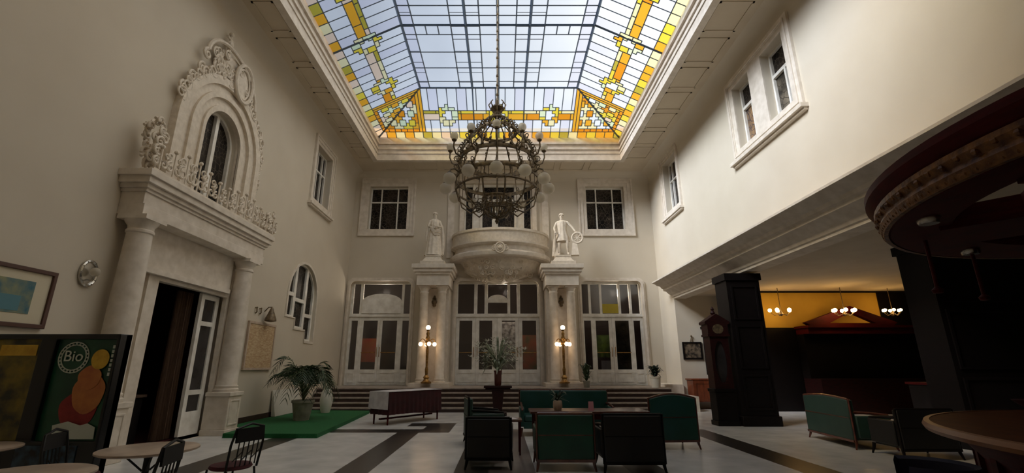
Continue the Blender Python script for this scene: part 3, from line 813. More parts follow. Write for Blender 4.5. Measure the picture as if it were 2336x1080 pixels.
# ------------------------------------------------------------------ balcony
bx, by = -0.08, 20.0
bal = thing('balcony', 'bowed white stone balcony on a carved shell corbel over the middle doors', 'balcony', (bx, by, 0))
A_, B_ = 2.12, 1.62
def bow(mb, prof, mi=0, seg=40):
    """prof: (offset, z) closed loop swept round the half ellipse"""
    n = len(prof); vs = []
    for k in range(seg+1):
        a = PI + PI*k/seg
        for o_, z in prof: vs.append(((A_+o_)*math.cos(a), (B_+o_)*math.sin(a), z))
    fs = []
    for k in range(seg):
        for i in range(n):
            j = (i+1) % n; fs.append((k*n+i, (k+1)*n+i, (k+1)*n+j, k*n+j))
    fs.append(tuple(range(n))); fs.append(tuple(reversed(range(seg*n, seg*n+n))))
    mb.add(vs, fs, mi)
b1 = MB(); bow(b1, [(-0.12, 6.55), (0.0, 6.55), (0.0, 6.98), (0.06, 7.0), (0.06, 7.1), (-0.18, 7.1), (-0.18, 7.0), (-0.12, 6.98)])
b1.build('parapet', 'stucco', bal, angle=30)
b2 = MB(); bow(b2, [(-1.2, 5.88), (0.0, 5.88), (0.08, 5.93), (0.10, 6.00), (0.10, 6.08), (0.02, 6.14), (-0.10, 6.20), (-0.12, 6.40), (0.02, 6.44), (0.07, 6.48), (0.07, 6.55), (-1.2, 6.55)])
b2.build('slab', 'stone', bal, angle=30)
b3 = MB(); vs = []; seg = 40; pr = [(0.94, 5.89), (0.90, 5.82), (0.84, 5.76), (0.85, 5.70), (0.80, 5.5), (0.66, 5.32), (0.48, 5.18), (0.30, 5.09), (0.12, 5.03), (0.05, 4.98)]
for q, z in pr:
    for k in range(seg+1):
        a = PI + PI*k/seg; rip = 1 + (0.05*abs(math.cos(k*PI/4)) if 0.2 < q < 0.85 else 0)
        vs.append(((A_-0.25)*q*rip*math.cos(a), (B_-0.2)*q*rip*math.sin(a), z))
m_ = seg+1
b3.add(vs, [(i*m_+k, i*m_+k+1, (i+1)*m_+k+1, (i+1)*m_+k) for i in range(len(pr)-1) for k in range(seg)])
rs2 = random.Random(5)
for k in range(60):
    a = PI + PI*rs2.uniform(0.08, 0.92); q = rs2.uniform(0.35, 0.86); i = min(range(len(pr)), key=lambda i: abs(pr[i][0]-q))
    x_, y_, z_ = (A_-0.2)*q*math.cos(a), (B_-0.12)*q*math.sin(a) - 0.04, pr[i][1]
    sgn_ = rs2.choice((-1, 1)); rr_ = rs2.uniform(0.08, 0.15)
    b3.tube([(x_ + p[0], y_, z_ + p[2]) for p in spiral(0, 0, rr_, rs2.uniform(0, 360), sgn_*1.3, 12)], 0.026, 5)
b3.build('shell_corbel', 'stucco', bal, angle=60)
b4 = MB()
for rr_, th in ((0.2, 0.035), (0.12, 0.03)):
    b4.tube([(0.0 + rr_*math.cos(2*PI*i/16), -B_-0.12, 6.2 + rr_*1.1*math.sin(2*PI*i/16)) for i in range(16)], th, 6, closed=True)
b4.ball((0, -B_-0.1, 6.2), 0.1, 10, 7)
for s_ in (-1, 1): b4.tube([(p[0], -B_-0.1, p[2]) for p in spiral(s_*0.26, 6.2, 0.13, 90, s_*1.4, 12)], 0.026, 5)
b4.build('cartouche', 'stucco', bal)

# ------------------------------------------------------------------ coupled columns carrying the statues
def colgroup(x0, x1, label, c1, c2):
    g = thing('column_pair', label, 'columns', ((x0+x1)/2, 18.75, 0.75), group=None)
    hx = (x1-x0)/2; cx = (x0+x1)/2
    pl = MB(); pl.box(-hx+0.04, hx-0.04, -0.42, 1.25, 0, 0.14); pl.build('plinth', 'stone', g)
    pier = MB(); pier.box(-hx+0.22, hx-0.22, 0.42, 1.24, 0.14, 3.9); pier.build('pier', 'stone', g)
    for c in (c1-cx, c2-cx):
        s_ = MB(); s_.lathe([(0.23, 0.14), (0.23, 0.2), (0.2, 0.22), (0.21, 0.28), (0.185, 0.31), (0.18, 2.0), (0.16, 3.62), (0.175, 3.64), (0.175, 3.68), (0.162, 3.7), (0.17, 3.76), (0.21, 3.83), (0.22, 3.86)], 28, (c, 0, 0))
        s_.box(c-0.23, c+0.23, -0.23, 0.23, 3.86, 3.92); s_.build('column', 'stone', g)
    e_ = MB(); e_.box(-hx+0.16, hx-0.16, -0.3, 1.24, 3.92, 4.36)
    e_.box(-hx+0.10, hx-0.10, -0.36, 1.24, 4.36, 4.46); e_.box(-hx+0.03, hx-0.03, -0.43, 1.24, 4.46, 4.6); e_.box(-hx-0.04, hx+0.04, -0.5, 1.24, 4.6, 4.78)
    e_.build('entablature', 'stone', g, bevel=0.008)
    f_ = MB()
    for z, w in ((3.55, 0.05), (3.45, 0.09), (3.33, 0.12), (3.2, 0.08)): f_.ball((0, 0.34, z), w, 8, 6)
    f_.build('carved_drop', 'bronze', g)
    return g
colgroup(-3.62, -1.98, 'pair of white columns left of the middle doors under the robed woman statue', -3.16, -2.44)
colgroup(1.62, 3.28, 'pair of white columns right of the middle doors under the man statue', 2.1, 2.8)

# ------------------------------------------------------------------ statues: one skinned body each, drapery as children
def skinned(name, verts, edges, radii, m, parent=None, loc=(0,0,0), rz=0, sub=2, root=0):
    me = bpy.data.meshes.new(name); me.from_pydata([Vector(v) for v in verts], edges, []); me.materials.append(M[m])
    o = bpy.data.objects.new(name, me); C.objects.link(o); o.location = loc; o.rotation_euler = (0, 0, rz)
    if parent is not None: o.parent = parent
    o.modifiers.new('skin', 'SKIN')
    if not me.skin_vertices: return o
    for i, r_ in enumerate(radii):
        v = me.skin_vertices[0].data[i]; v.radius = r_ if isinstance(r_, tuple) else (r_, r_); v.use_root = (i == root)
    s_ = o.modifiers.new('subsurf', 'SUBSURF'); s_.levels = sub; s_.render_levels = sub
    return o
def head_bits(g, hx, hy, hz, r_, hair):
    f = MB(); f.taper(hx, hy-r_*0.95, hz-r_*0.25, hz+r_*0.1, 0.012, 0.02, 0.006, 0.008); f.build('nose', 'stucco', g)
    for s_ in (-1, 1):
        f = MB(); f.ball((hx+s_*r_*0.38, hy-r_*0.86, hz+r_*0.14), r_*0.13, 8, 6); f.build('eye', 'stucco', g)
        f = MB(); f.ball((hx+s_*r_*0.98, hy, hz), r_*0.2, 8, 6); f.build('ear', 'stucco', g)
    f = MB(); f.tube([(hx-r_*0.3, hy-r_*0.86, hz-r_*0.45), (hx, hy-r_*0.95, hz-r_*0.43), (hx+r_*0.3, hy-r_*0.86, hz-r_*0.45)], 0.008, 5)
    f.build('mouth', 'stucco', g)
    h = MB()
    for k in range(26):
        a = 2*PI*k/26; el = 0.2 + 0.9*((k*7) % 10)/10
        h.ball((hx + r_*0.85*math.cos(a)*math.cos(el), hy + 0.02 + r_*0.8*math.sin(a)*math.cos(el)*(1 if math.sin(a) > 0 else 0.75), hz + r_*0.35 + r_*0.8*math.sin(el)), r_*0.33, 6, 5)
    if hair == 'bun': h.ball((hx, hy+r_*0.9, hz+r_*0.7), r_*0.5, 8, 6)
    h.build('hair', 'stucco', g)
def hand(g, x, y, z, dx, dy, dz):
    """palm and five curled fingers"""
    h = MB(); d = Vector((dx, dy, dz)).normalized(); sd = d.cross(Vector((0, 1, 0.2))).normalized(); p = Vector((x, y, z))
    h.tube([p, p+d*0.05, p+d*0.095], [0.03, 0.042, 0.036], 8)
    nrm = sd.cross(d).normalized()
    for k, ln in enumerate((0.075, 0.09, 0.085, 0.065)):
        b = p + d*0.09 + sd*(k-1.5)*0.02
        h.tube([b, b+d*ln*0.5+nrm*0.006, b+d*ln*0.85+nrm*0.028, b+d*ln*0.9+nrm*0.05], [0.011, 0.0105, 0.0095, 0.008], 6)
    b = p + d*0.03 + sd*0.035
    h.tube([b, b+sd*0.035+d*0.03+nrm*0.01, b+sd*0.045+d*0.06+nrm*0.025], [0.013, 0.012, 0.009], 6)
    h.build('hand', 'stucco', g)

def pedestal_steps(x, w, label):
    mb = MB(); mb.box(x-w, x+w, 18.32, 19.2, 5.535, 5.66); mb.taper(x, 18.76, 5.66, 5.86, w-0.06, 0.38, w-0.2, 0.26); mb.box(x-w+0.18, x+w-0.18, 18.48, 19.04, 5.86, 5.94)
    o = mb.build('stone_block', 'stucco', bevel=0.01); tag(o, label, 'plinth')
pedestal_steps(-2.84, 0.5, 'stepped white block under the robed woman statue')
pedestal_steps(2.52, 0.5, 'stepped white block under the man statue')
# robed woman, arms folded across the waist
g = thing('statue', 'white statue of a robed woman with folded arms, left of the balcony', 'statue', (-2.86, 18.76, 5.955), R(10))
V = [(0,0,1.05),(0,0.0,1.25),(0,0.0,1.48),(0,0,1.62),(0,-0.01,1.72),(0,-0.015,1.85),
     (-0.2,0,1.52),(-0.27,-0.03,1.26),(-0.08,-0.2,1.18),(0.2,0,1.52),(0.29,-0.03,1.28),(0.1,-0.22,1.24),
     (-0.1,0,0.95),(-0.1,-0.03,0.5),(-0.1,0,0.1),(0.1,0,0.95),(0.12,-0.1,0.52),(0.12,-0.02,0.1),(-0.1,-0.12,0.03),(0.12,-0.16,0.03)]
E_ = [(0,1),(1,2),(2,3),(3,4),(4,5),(2,6),(6,7),(7,8),(2,9),(9,10),(10,11),(0,12),(12,13),(13,14),(0,15),(15,16),(16,17),(14,18),(17,19)]
Rr = [(0.16,0.12),(0.13,0.1),(0.16,0.11),0.06,(0.085,0.1),(0.08,0.09),0.07,0.055,0.035,0.07,0.055,0.035,0.1,0.07,0.05,0.1,0.07,0.05,0.04,0.04]
skinned('body', V, E_, Rr, 'stucco', g)
head_bits(g, 0, -0.02, 1.8, 0.1, 'bun')
hand(g, -0.08, -0.2, 1.18, 1, -0.2, 0.1); hand(g, 0.1, -0.22, 1.24, -1, -0.1, -0.1)
d_ = MB(); d_.lathe([(0.40, 0.0), (0.36, 0.05), (0.32, 0.4), (0.27, 0.8), (0.235, 1.0), (0.17, 1.2), (0.18, 1.28), (0.205, 1.42), (0.17, 1.54), (0.09, 1.6)], 64, (0, 0, 0), sy=0.8, fold=0.045, nf=11)
for k in range(5): d_.tube([(-0.22+0.02*k, -0.18, 1.25-0.05*k), (0.0, -0.26, 1.05-0.05*k), (0.24, -0.17, 1.15-0.06*k)], 0.022, 6)
d_.build('robe', 'stucco', g)
d_ = MB(); d_.tube([(0.3, -0.05, 1.3), (0.36, -0.02, 0.9), (0.38, 0.0, 0.4), (0.36, 0, 0.05)], [0.05, 0.07, 0.08, 0.06], 8); d_.tube([(-0.27,-0.02,1.3), (-0.33,-0.02,0.95), (-0.34,0,0.6)], [0.04, 0.06, 0.03], 8); d_.build('shawl', 'stucco', g)
# man leaning on a wheel with one arm stretched
g = thing('statue', 'white statue of a man in a tunic with a wheel, right of the balcony', 'statue', (2.56, 18.76, 5.955), R(-8))
V = [(0,0,0.98),(0.0,0.0,1.2),(0.0,0.0,1.42),(0,0,1.56),(-0.01,-0.01,1.66),(-0.02,-0.02,1.79),
     (-0.22,0,1.46),(-0.33,-0.06,1.2),(-0.3,-0.22,1.02),(0.22,0,1.46),(0.42,-0.02,1.24),(0.56,-0.1,1.0),
     (-0.1,0,0.9),(-0.13,-0.06,0.5),(-0.15,0.02,0.1),(0.1,0,0.9),(0.2,-0.14,0.52),(0.22,-0.02,0.1),(-0.17,-0.13,0.04),(0.25,-0.16,0.04)]
Rr = [(0.15,0.11),(0.145,0.1),(0.18,0.12),0.065,(0.085,0.1),(0.08,0.09),0.075,0.055,0.035,0.075,0.055,0.035,0.1,0.075,0.05,0.1,0.075,0.05,0.04,0.04]
skinned('body', V, E_, Rr, 'stucco', g)
head_bits(g, -0.01, -0.02, 1.75, 0.1, 'short')
hand(g, 0.56, -0.1, 1.0, 0.6, -0.2, -0.5); hand(g, -0.3, -0.22, 1.02, 0.2, -0.3, -0.8)
d_ = MB(); d_.lathe([(0.30, 0.62), (0.27, 0.8), (0.2, 1.02), (0.185, 1.15), (0.215, 1.38), (0.2, 1.48), (0.1, 1.55)], 48, (0, 0, 0), sy=0.78, fold=0.05, nf=9); d_.build('tunic', 'stucco', g)
w_ = MB(); 
w_.tube([(0.62+0.22*math.cos(2*PI*i/20), -0.1, 0.74+0.22*math.sin(2*PI*i/20)) for i in range(20)], 0.045, 6, closed=True)
for i in range(4): a = PI*i/4; w_.tube([(0.62-0.2*math.cos(a), -0.1, 0.74-0.2*math.sin(a)), (0.62+0.2*math.cos(a), -0.1, 0.74+0.2*math.sin(a))], 0.018, 6)
w_.taper(0.5, -0.02, 0.0, 0.54, 0.16, 0.14, 0.09, 0.09)
w_.build('wheel', 'stucco', g)
w_ = MB(); w_.taper(-0.32, 0.05, 0.0, 0.75, 0.14, 0.12, 0.07, 0.08); w_.tube([(-0.3,-0.22,0.95), (-0.32,-0.05,0.4), (-0.36,0.0,0.05)], [0.03,0.05,0.07], 7); w_.build('tree_stump', 'stucco', g)

# ------------------------------------------------------------------ standing torch lamps
def torchere(x, label):
    t = thing('floor_lamp', label, 'lamp', (x, 18.17, 0.89), group='gilt lamps before the columns')
    b = MB(); b.lathe([(0.2, 0.0), (0.2, 0.05), (0.13, 0.09), (0.09, 0.16), (0.12, 0.22), (0.06, 0.3)], 16); b.build('base', 'gilt', t)
    p = MB(); p.lathe([(0.05, 0.3), (0.065, 0.5), (0.04, 0.6), (0.05, 0.9), (0.055, 1.2), (0.035, 1.35), (0.08, 1.42), (0.1, 1.5), (0.06, 1.58), (0.09, 1.66), (0.05, 1.76), (0.07, 1.84), (0.03, 1.92), (0.06, 1.96), (0.06, 1.99)], 14); p.build('pole', 'gilt', t)
    for k in range(4):
        a = PI/2*k + 0.35; cx, cy = math.cos(a), math.sin(a)
        m_ = MB(); m_.tube([(cx*q, cy*q, z) for q, z in ((0.05, 1.5), (0.12, 1.6), (0.2, 1.64), (0.26, 1.6), (0.27, 1.53))], 0.018, 6)
        m_.tube([(cx*q, cy*q, z) for q, z in ((0.06, 1.4), (0.12, 1.44), (0.15, 1.52), (0.12, 1.57))], 0.012, 5)
        ar_ = m_.build('arm', 'gilt', t)
        s_ = MB(); s_.ball((cx*0.27, cy*0.27, 1.44), 0.078, 14, 8); s_.build('globe_shade', 'globelit', ar_)
    s_ = MB(); s_.ball((0, 0, 2.07), 0.09, 14, 8); s_.build('globe_shade', 'globelit', t)
torchere(-2.86, 'gilt standing lamp with five lit globes before the left column pair')
torchere(2.36, 'gilt standing lamp with five lit globes before the right column pair')

# ------------------------------------------------------------------ chandelier
ch = thing('chandelier', 'large round bronze chandelier with two rings of frosted globes hanging under the skylight', 'chandelier', (-0.12, 10.5, 0))
def ring(mb, r_, z, h, th, n=48):
    mb.lathe([(r_-th, z), (r_, z), (r_+0.01, z+h*0.5), (r_, z+h), (r_-th, z+h), (r_-th, z)], n)
R1, Z1, R2, Z2 = 0.93, 6.36, 1.02, 5.86
r_ = MB(); ring(r_, R1, Z1, 0.10, 0.03)
for k in range(36):
    a = 2*PI*k/36; r_.ball((R1*math.cos(a)*1.01, R1*math.sin(a)*1.01, Z1+0.12), 0.03, 5, 4)
r_.build('upper_ring', 'bronze', ch)
r_ = MB(); ring(r_, R2, Z2, 0.09, 0.03); ring(r_, R2-0.02, Z2-0.28, 0.05, 0.02)
for k in range(36):
    a = 2*PI*k/36; r_.tube([(R2*math.cos(a), R2*math.sin(a), Z2), (R2*math.cos(a), R2*math.sin(a), Z2-0.25)], 0.009, 4)
r_.build('lower_ring', 'bronze', ch)
r_ = MB(); ring(r_, 0.5, 7.18, 0.08, 0.03, 32); ring(r_, 0.3, 7.5, 0.05, 0.02, 24)
for k in range(16):
    a = 2*PI*k/16; c_, s_ = math.cos(a), math.sin(a)
    r_.tube([(c_*q, s_*q, z) for q, z in ((R1, Z1+0.08), (0.9, 6.7), (0.72, 7.0), (0.5, 7.2))], 0.02, 5)
    r_.tube([(c_*q, s_*q, z) for q, z in ((0.5, 7.2), (0.44, 7.4), (0.2, 7.55), (0.05, 7.8))], 0.016, 5)
    p = spiral(0, 0, 0.1, 90, 1.3, 10)
    for zz, qq in ((7.3, 0.5), (6.98, 0.78), (6.66, 0.93)):
        r_.tube([(c_*(qq+u[0]), s_*(qq+u[0]), zz+u[2]) for u in p], 0.016, 4)
r_.build('crown', 'bronze', ch)
r_ = MB()
for k in range(12):
    a = 2*PI*k/12; c_, s_ = math.cos(a), math.sin(a)
    r_ = MB(); r_.tube([(R1*c_, R1*s_, Z1), (R2*c_, R2*s_, Z2+0.06)], 0.013, 5); r_.build('hanging_rod', 'bronze', ch)
r_ = None
r_ = MB(); r_.tube([(0, 0, 7.6), (0, 0, 12.28)], 0.022, 8)
r_.lathe([(0.02, 7.6), (0.1, 7.66), (0.06, 7.8), (0.16, 7.9), (0.06, 8.02), (0.03, 8.2)], 12)
for k in range(8):
    a = 2*PI*k/8; c_, s_ = math.cos(a), math.sin(a); r_.tube([(c_*q, s_*q, z) for q, z in ((0.03, 7.75), (0.16, 7.85), (0.22, 8.0), (0.16, 8.08))], 0.016, 4)
z = 8.3
while z < 12.2: r_.ball((0, 0, z), 0.038, 6, 5, sz=1.5); z += 0.28
r_.build('stem', 'bronze', ch)
r_ = MB()
for k in range(12):
    a = 2*PI*k/12 + 0.2; c_, s_ = math.cos(a), math.sin(a)
    r_.tube([(c_*q, s_*q, z) for q, z in ((R2-0.02, Z2-0.25), (0.92, 5.3), (0.68, 5.12), (0.42, 5.2), (0.3, 5.4))], 0.02, 5)
    r_.tube([(c_*(0.48+u[0]), s_*(0.48+u[0]), 5.2+u[2]) for u in spiral(0, 0, 0.13, 0, 1.4, 10)], 0.014, 4)
    r_.tube([(c_*q, s_*q, z) for q, z in ((0.36, 5.42), (0.34, 5.15), (0.2, 4.98), (0.04, 4.93))], 0.016, 5)
ring(r_, 0.36, 5.4, 0.06, 0.02, 24); ring(r_, 0.3, 5.12, 0.04, 0.02, 24)
r_.lathe([(0.01, 4.78), (0.05, 4.84), (0.03, 4.9), (0.1, 4.96), (0.04, 5.05)], 12)
r_.tube([(0, 0, 4.95), (0, 0, 7.6)], 0.018, 6)
r_.build('basket', 'bronze', ch)
for k in range(12):
    a = 2*PI*k/12 + PI/12*0.0 + PI/2; c_, s_ = math.cos(a), math.sin(a)
    m_ = MB(); m_.tube([(c_*q, s_*q, z) for q, z in ((R1, Z1+0.03), (1.0, 6.3), (1.12, 6.36), (1.18, 6.52), (1.17, 6.68))], 0.02, 6)
    m_.tube([(c_*(1.0+u[0]), s_*(1.0+u[0]), 6.5+u[2]) for u in spiral(0, 0, 0.1, 200, 1.3, 9)], 0.013, 4)
    m_.lathe([(0.05, 0), (0.065, 0.03), (0.03, 0.05)], 10, (c_*1.17, s_*1.17, 6.67)); ar_ = m_.build('arm', 'bronze', ch)
    g_ = MB(); g_.ball((c_*1.17, s_*1.17, 6.80), 0.10, 14, 8); g_.build('globe_shade', 'frosted', ar_)
    a += PI/12*0
    m_ = MB(); m_.tube([(c_*q, s_*q, z) for q, z in ((R2, Z2+0.04), (1.14, Z2+0.10), (1.24, Z2+0.06), (1.26, Z2-0.03))], 0.02, 6)
    m_.tube([(c_*(1.1+u[0]), s_*(1.1+u[0]), Z2+0.16+u[2]) for u in spiral(0, 0, 0.1, 250, -1.3, 9)], 0.013, 4)
    m_.lathe([(0.07, 0), (0.07, 0.03), (0.03, 0.06)], 10, (c_*1.26, s_*1.26, Z2-0.06)); ar_ = m_.build('arm', 'bronze', ch)
    g_ = MB(); g_.ball((c_*1.26, s_*1.26, Z2-0.17), 0.15, 16, 9, sz=0.95); g_.build('globe_shade', 'frosted', ar_)
SKY, SUN, EXPO = 1.12, 7.9, 0.0
# ------------------------------------------------------------------ left foreground
def text(parent, s, size, loc, rot, m, ext=0.003, align='CENTER', name='lettering'):
    cu = bpy.data.curves.new(name, 'FONT'); cu.body = s; cu.size = size; cu.extrude = ext; cu.align_x = align; cu.align_y = 'CENTER'
    cu.materials.append(M[m] if isinstance(m, str) else m)
    o = bpy.data.objects.new(name, cu); C.objects.link(o); o.location = loc; o.rotation_euler = rot
    if parent is not None: o.parent = parent
    return o
M['posterG'] = mat('poster_green', rgb(22, 92, 62), 0.35, noise=rgb(14, 58, 44), nscale=2)
M['posterY'] = mat('poster_yellow_print', rgb(150, 128, 30), 0.35, noise=rgb(46, 44, 26), nscale=3.5, namt=0.1)
M['posterW'] = mat('poster_white', rgb(214, 222, 210), 0.5)
M['scoopY'] = mat('yellow_scoop', rgb(236, 196, 62), 0.5, noise=rgb(206, 158, 40), nscale=9)
M['scoopO'] = mat('orange_scoop', rgb(214, 140, 72), 0.5, noise=rgb(186, 106, 62), nscale=7)
M['scoopR'] = mat('red_scoop', rgb(164, 44, 42), 0.5, noise=rgb(126, 26, 30), nscale=8)
M['glossblack'] = mat('gloss_black', rgb(12, 14, 18), 0.25)
M['bluedim'] = mat('dim_blue_print', rgb(60, 92, 116), 0.4, noise=rgb(10, 14, 24), nscale=9, namt=0.08)
ad = thing('poster_stand', 'black double poster stand with a green ice cream poster behind the cafe tables', 'poster stand', (-5.12, 5.5, 0))
b = MB(); b.plate(rect(-0.76, 0.76, 0.06, 1.86), [rect(-0.70, -0.14, 0.72, 1.80), rect(0.03, 0.72, 0.72, 1.80)], -0.12, 0.06)
b.box(-0.76, 0.76, -0.04, 0.06, 0.06, 1.86); b.box(-0.74, 0.74, -0.25, 0.25, 0.0, 0.06)
b.build('case', 'glossblack', ad, bevel=0.01)
p = MB(); p.box(-0.70, -0.14, -0.07, -0.05, 0.72, 1.80); py = p.build('yellow_poster', 'posterY', ad)
p = MB(); p.box(-0.62, -0.2, -0.075, -0.07, 1.62, 1.74); p.build('title_band', 'scoopY', py)
p = MB(); p.box(0.03, 0.72, -0.07, -0.05, 0.72, 1.80); pg = p.build('green_poster', 'posterG', ad)
def disc(cx, cz, rx, rz, y, m, name, par, seg=28, wob=0.0):
    q = MB(); pts = [(cx + rx*(1+wob*math.sin(5*a))*math.cos(a), cz + rz*(1+wob*math.cos(4*a))*math.sin(a)) for a in [2*PI*i/seg for i in range(seg)]]
    q.plate(pts, (), y-0.004, y); return q.build(name, m, par)
disc(0.42, 1.04, 0.21, 0.2, -0.072, 'scoopR', 'red_scoop', pg, wob=0.04)
disc(0.50, 1.22, 0.18, 0.22, -0.078, 'scoopO', 'orange_scoop', pg, wob=0.04)
disc(0.48, 1.38, 0.13, 0.13, -0.083, 'scoopO', 'orange_scoop', pg, wob=0.03)
disc(0.56, 1.58, 0.10, 0.11, -0.088, 'scoopY', 'yellow_scoop', pg)
q = MB(); q.plate([(0.22, 0.74), (0.68, 0.74), (0.67, 0.86), (0.58, 0.90), (0.50, 0.88), (0.36, 0.92), (0.2, 0.88)], (), -0.092, -0.088); q.build('napkin', 'posterW', pg)
q = MB()
for rr_ in (0.17, 0.14): q.tube([(0.24 + rr_*math.cos(2*PI*i/28), -0.076, 1.60 + rr_*math.sin(2*PI*i/28)) for i in range(28)], 0.006, 5, closed=True)
for k in range(24):
    a = 2*PI*k/24; q.ball((0.24 + 0.155*math.cos(a), -0.076, 1.60 + 0.155*math.sin(a)), 0.010, 5, 4)
q.build('badge_ring', 'posterW', pg)
lt = text(None, 'Bio', 0.17, (0, 0, 0), (0, 0, 0), 'posterW')
bpy.context.view_layer.update()
me_ = bpy.data.meshes.new_from_object(lt.evaluated_get(bpy.context.evaluated_depsgraph_get())); bpy.data.objects.remove(lt)
lt = bpy.data.objects.new('word', me_); C.objects.link(lt); lt.parent = pg; lt.location = (0.24, -0.08, 1.61); lt.rotation_euler = (PI/2, 0, 0)
q = MB()
for k in range(7): q.box(0.665, 0.69, -0.08, -0.07, 1.70-0.05*k, 1.735-0.05*k)
q.build('side_print', 'posterW', pg)
p = MB(); p.box(-0.1, 0.55, -0.13, -0.12, 0.42, 0.68); p.build('lower_print', 'bluedim', ad)

# picture on the left wall
pc = thing('framed_picture', 'wood framed print with wide cream mount on the left wall above the poster stand', 'picture', **LW)
b = MB(); b.plate(rect(5.2, 6.9, 2.03, 2.87), [rect(5.26, 6.84, 2.09, 2.81)], -0.06, -0.005); b.build('frame', 'darkframe', pc, bevel=0.008)
b = MB(); b.box(5.26, 6.84, -0.03, -0.01, 2.09, 2.81); b.build('mount', 'picmat', pc)
b = MB(); b.box(5.5, 6.62, -0.036, -0.03, 2.22, 2.68); pr_ = b.build('print', 'painting', pc)
b = MB(); b.box(6.05, 6.46, -0.039, -0.036, 2.25, 2.46); b.build('blue_water', mat('blue_wash', rgb(86, 128, 138), 0.8), pr_)

# wall lamp by the near column
wl = thing('wall_lamp', 'round silver wall lamp between the picture and the portal column', 'wall lamp', (XL, 7.42, 2.97), PI/2)
b = MB()
n = 24; b.tube([(0.15*math.cos(2*PI*i/n), -0.03, 0.2*math.sin(2*PI*i/n)) for i in range(n)], 0.025, 6, closed=True)
b.plate([(0.15*math.cos(2*PI*i/n), 0.2*math.sin(2*PI*i/n)) for i in range(n)], (), -0.025, -0.002)
for k in range(12): a = 2*PI*k/12; b.ball((0.15*math.cos(a), -0.045, 0.2*math.sin(a)), 0.018, 6, 5)
b.build('backplate', 'silver', wl)
b = MB(); b.tube([(0, -0.02, -0.1), (0, -0.1, -0.12), (0, -0.14, -0.06)], 0.012, 6); b.build('arm', 'silver', wl)
b = MB(); b.ball((0, -0.13, 0.02), 0.075, 12, 8); b.build('glass_shade', 'frosted', wl)

# plaque, small bronze bell and hooks
pl = thing('wall_plaque', 'cream printed wall plaque between the portal and the stepped window', 'plaque', **LW)
b = MB(); b.box(12.5, 13.95, -0.045, -0.003, 1.44, 2.66); b.build('panel', 'plaque', pl, bevel=0.01)
b = MB(); b.plate(rect(12.47, 13.98, 1.41, 2.69), [rect(12.53, 13.92, 1.47, 2.63)], -0.06, -0.003); b.build('frame', 'tabletop', pl)
bl = thing('bronze_lantern', 'small dark bronze lantern on a bracket above the cream plaque', 'lantern', (XL, 13.28, 2.72), PI/2)
b = MB(); b.lathe([(0.03, 0.0), (0.16, 0.03), (0.15, 0.1), (0.10, 0.22), (0.07, 0.3), (0.05, 0.36), (0.02, 0.42), (0.001, 0.44)], 12, (0, -0.2, 0)); b.build('body', 'bronze', bl)
b = MB(); b.tube([(0, 0, 0.3), (0, -0.1, 0.42), (0, -0.2, 0.42)], 0.015, 6); b.build('bracket', 'bronze', bl)
hk = None
for k, xx in enumerate((12.75, 12.98)):
    b = MB(); b.tube([(0, 0, 0.12), (0, -0.05, 0.1), (0, -0.06, 0.0), (0, -0.02, -0.04)], 0.018, 6); b.ball((0, -0.05, 0.12), 0.025, 6, 5)
    o = b.build('wall_hook', 'bronze', None, (XL, xx, 2.95), PI/2); tag(o, ('bronze wall hook nearer the portal column, above the plaque', 'bronze wall hook nearer the small lantern, above the plaque')[k], 'hook', 'wall hooks above the plaque')

# cafe tables and bistro chairs
def cafe_table(x, y, label, h=0.74, r_=0.42):
    t = thing('cafe_table', label, 'table', (x, y, 0), group='round cafe tables on the left')
    b = MB(); b.lathe([(0.001, h-0.03), (r_-0.02, h-0.03), (r_, h-0.02), (r_, h-0.005), (r_-0.01, h), (0.001, h)], 48); b.build('tabletop', 'tabletop', t)
    b = MB(); b.lathe([(0.05, 0.03), (0.035, 0.12), (0.03, 0.35), (0.045, 0.4), (0.03, 0.45), (0.03, h-0.09), (0.1, h-0.04), (0.12, h-0.03)], 16); b.build('column', 'iron', t)
    for k in range(4):
        a = PI/4 + PI/2*k; b = MB()
        b.tube([(0.03*math.cos(a), 0.03*math.sin(a), 0.16), (0.15*math.cos(a), 0.15*math.sin(a), 0.1), (0.28*math.cos(a), 0.28*math.sin(a), 0.02)], 0.016, 7); b.build('foot', 'iron', t)
        b = MB(); b.tube([(0.03*math.cos(a), 0.03*math.sin(a), h-0.2), (0.2*math.cos(a), 0.2*math.sin(a), h-0.035)], 0.01, 6); b.build('brace', 'iron', t)
cafe_table(-3.42, 4.86, 'round cream cafe table standing beside the dark bistro chair nearest the portal')
cafe_table(-3.50, 3.72, 'round cream cafe table nearest the camera at the bottom edge')
cafe_table(-5.22, 4.86, 'round cream cafe table at the foot of the yellow poster')
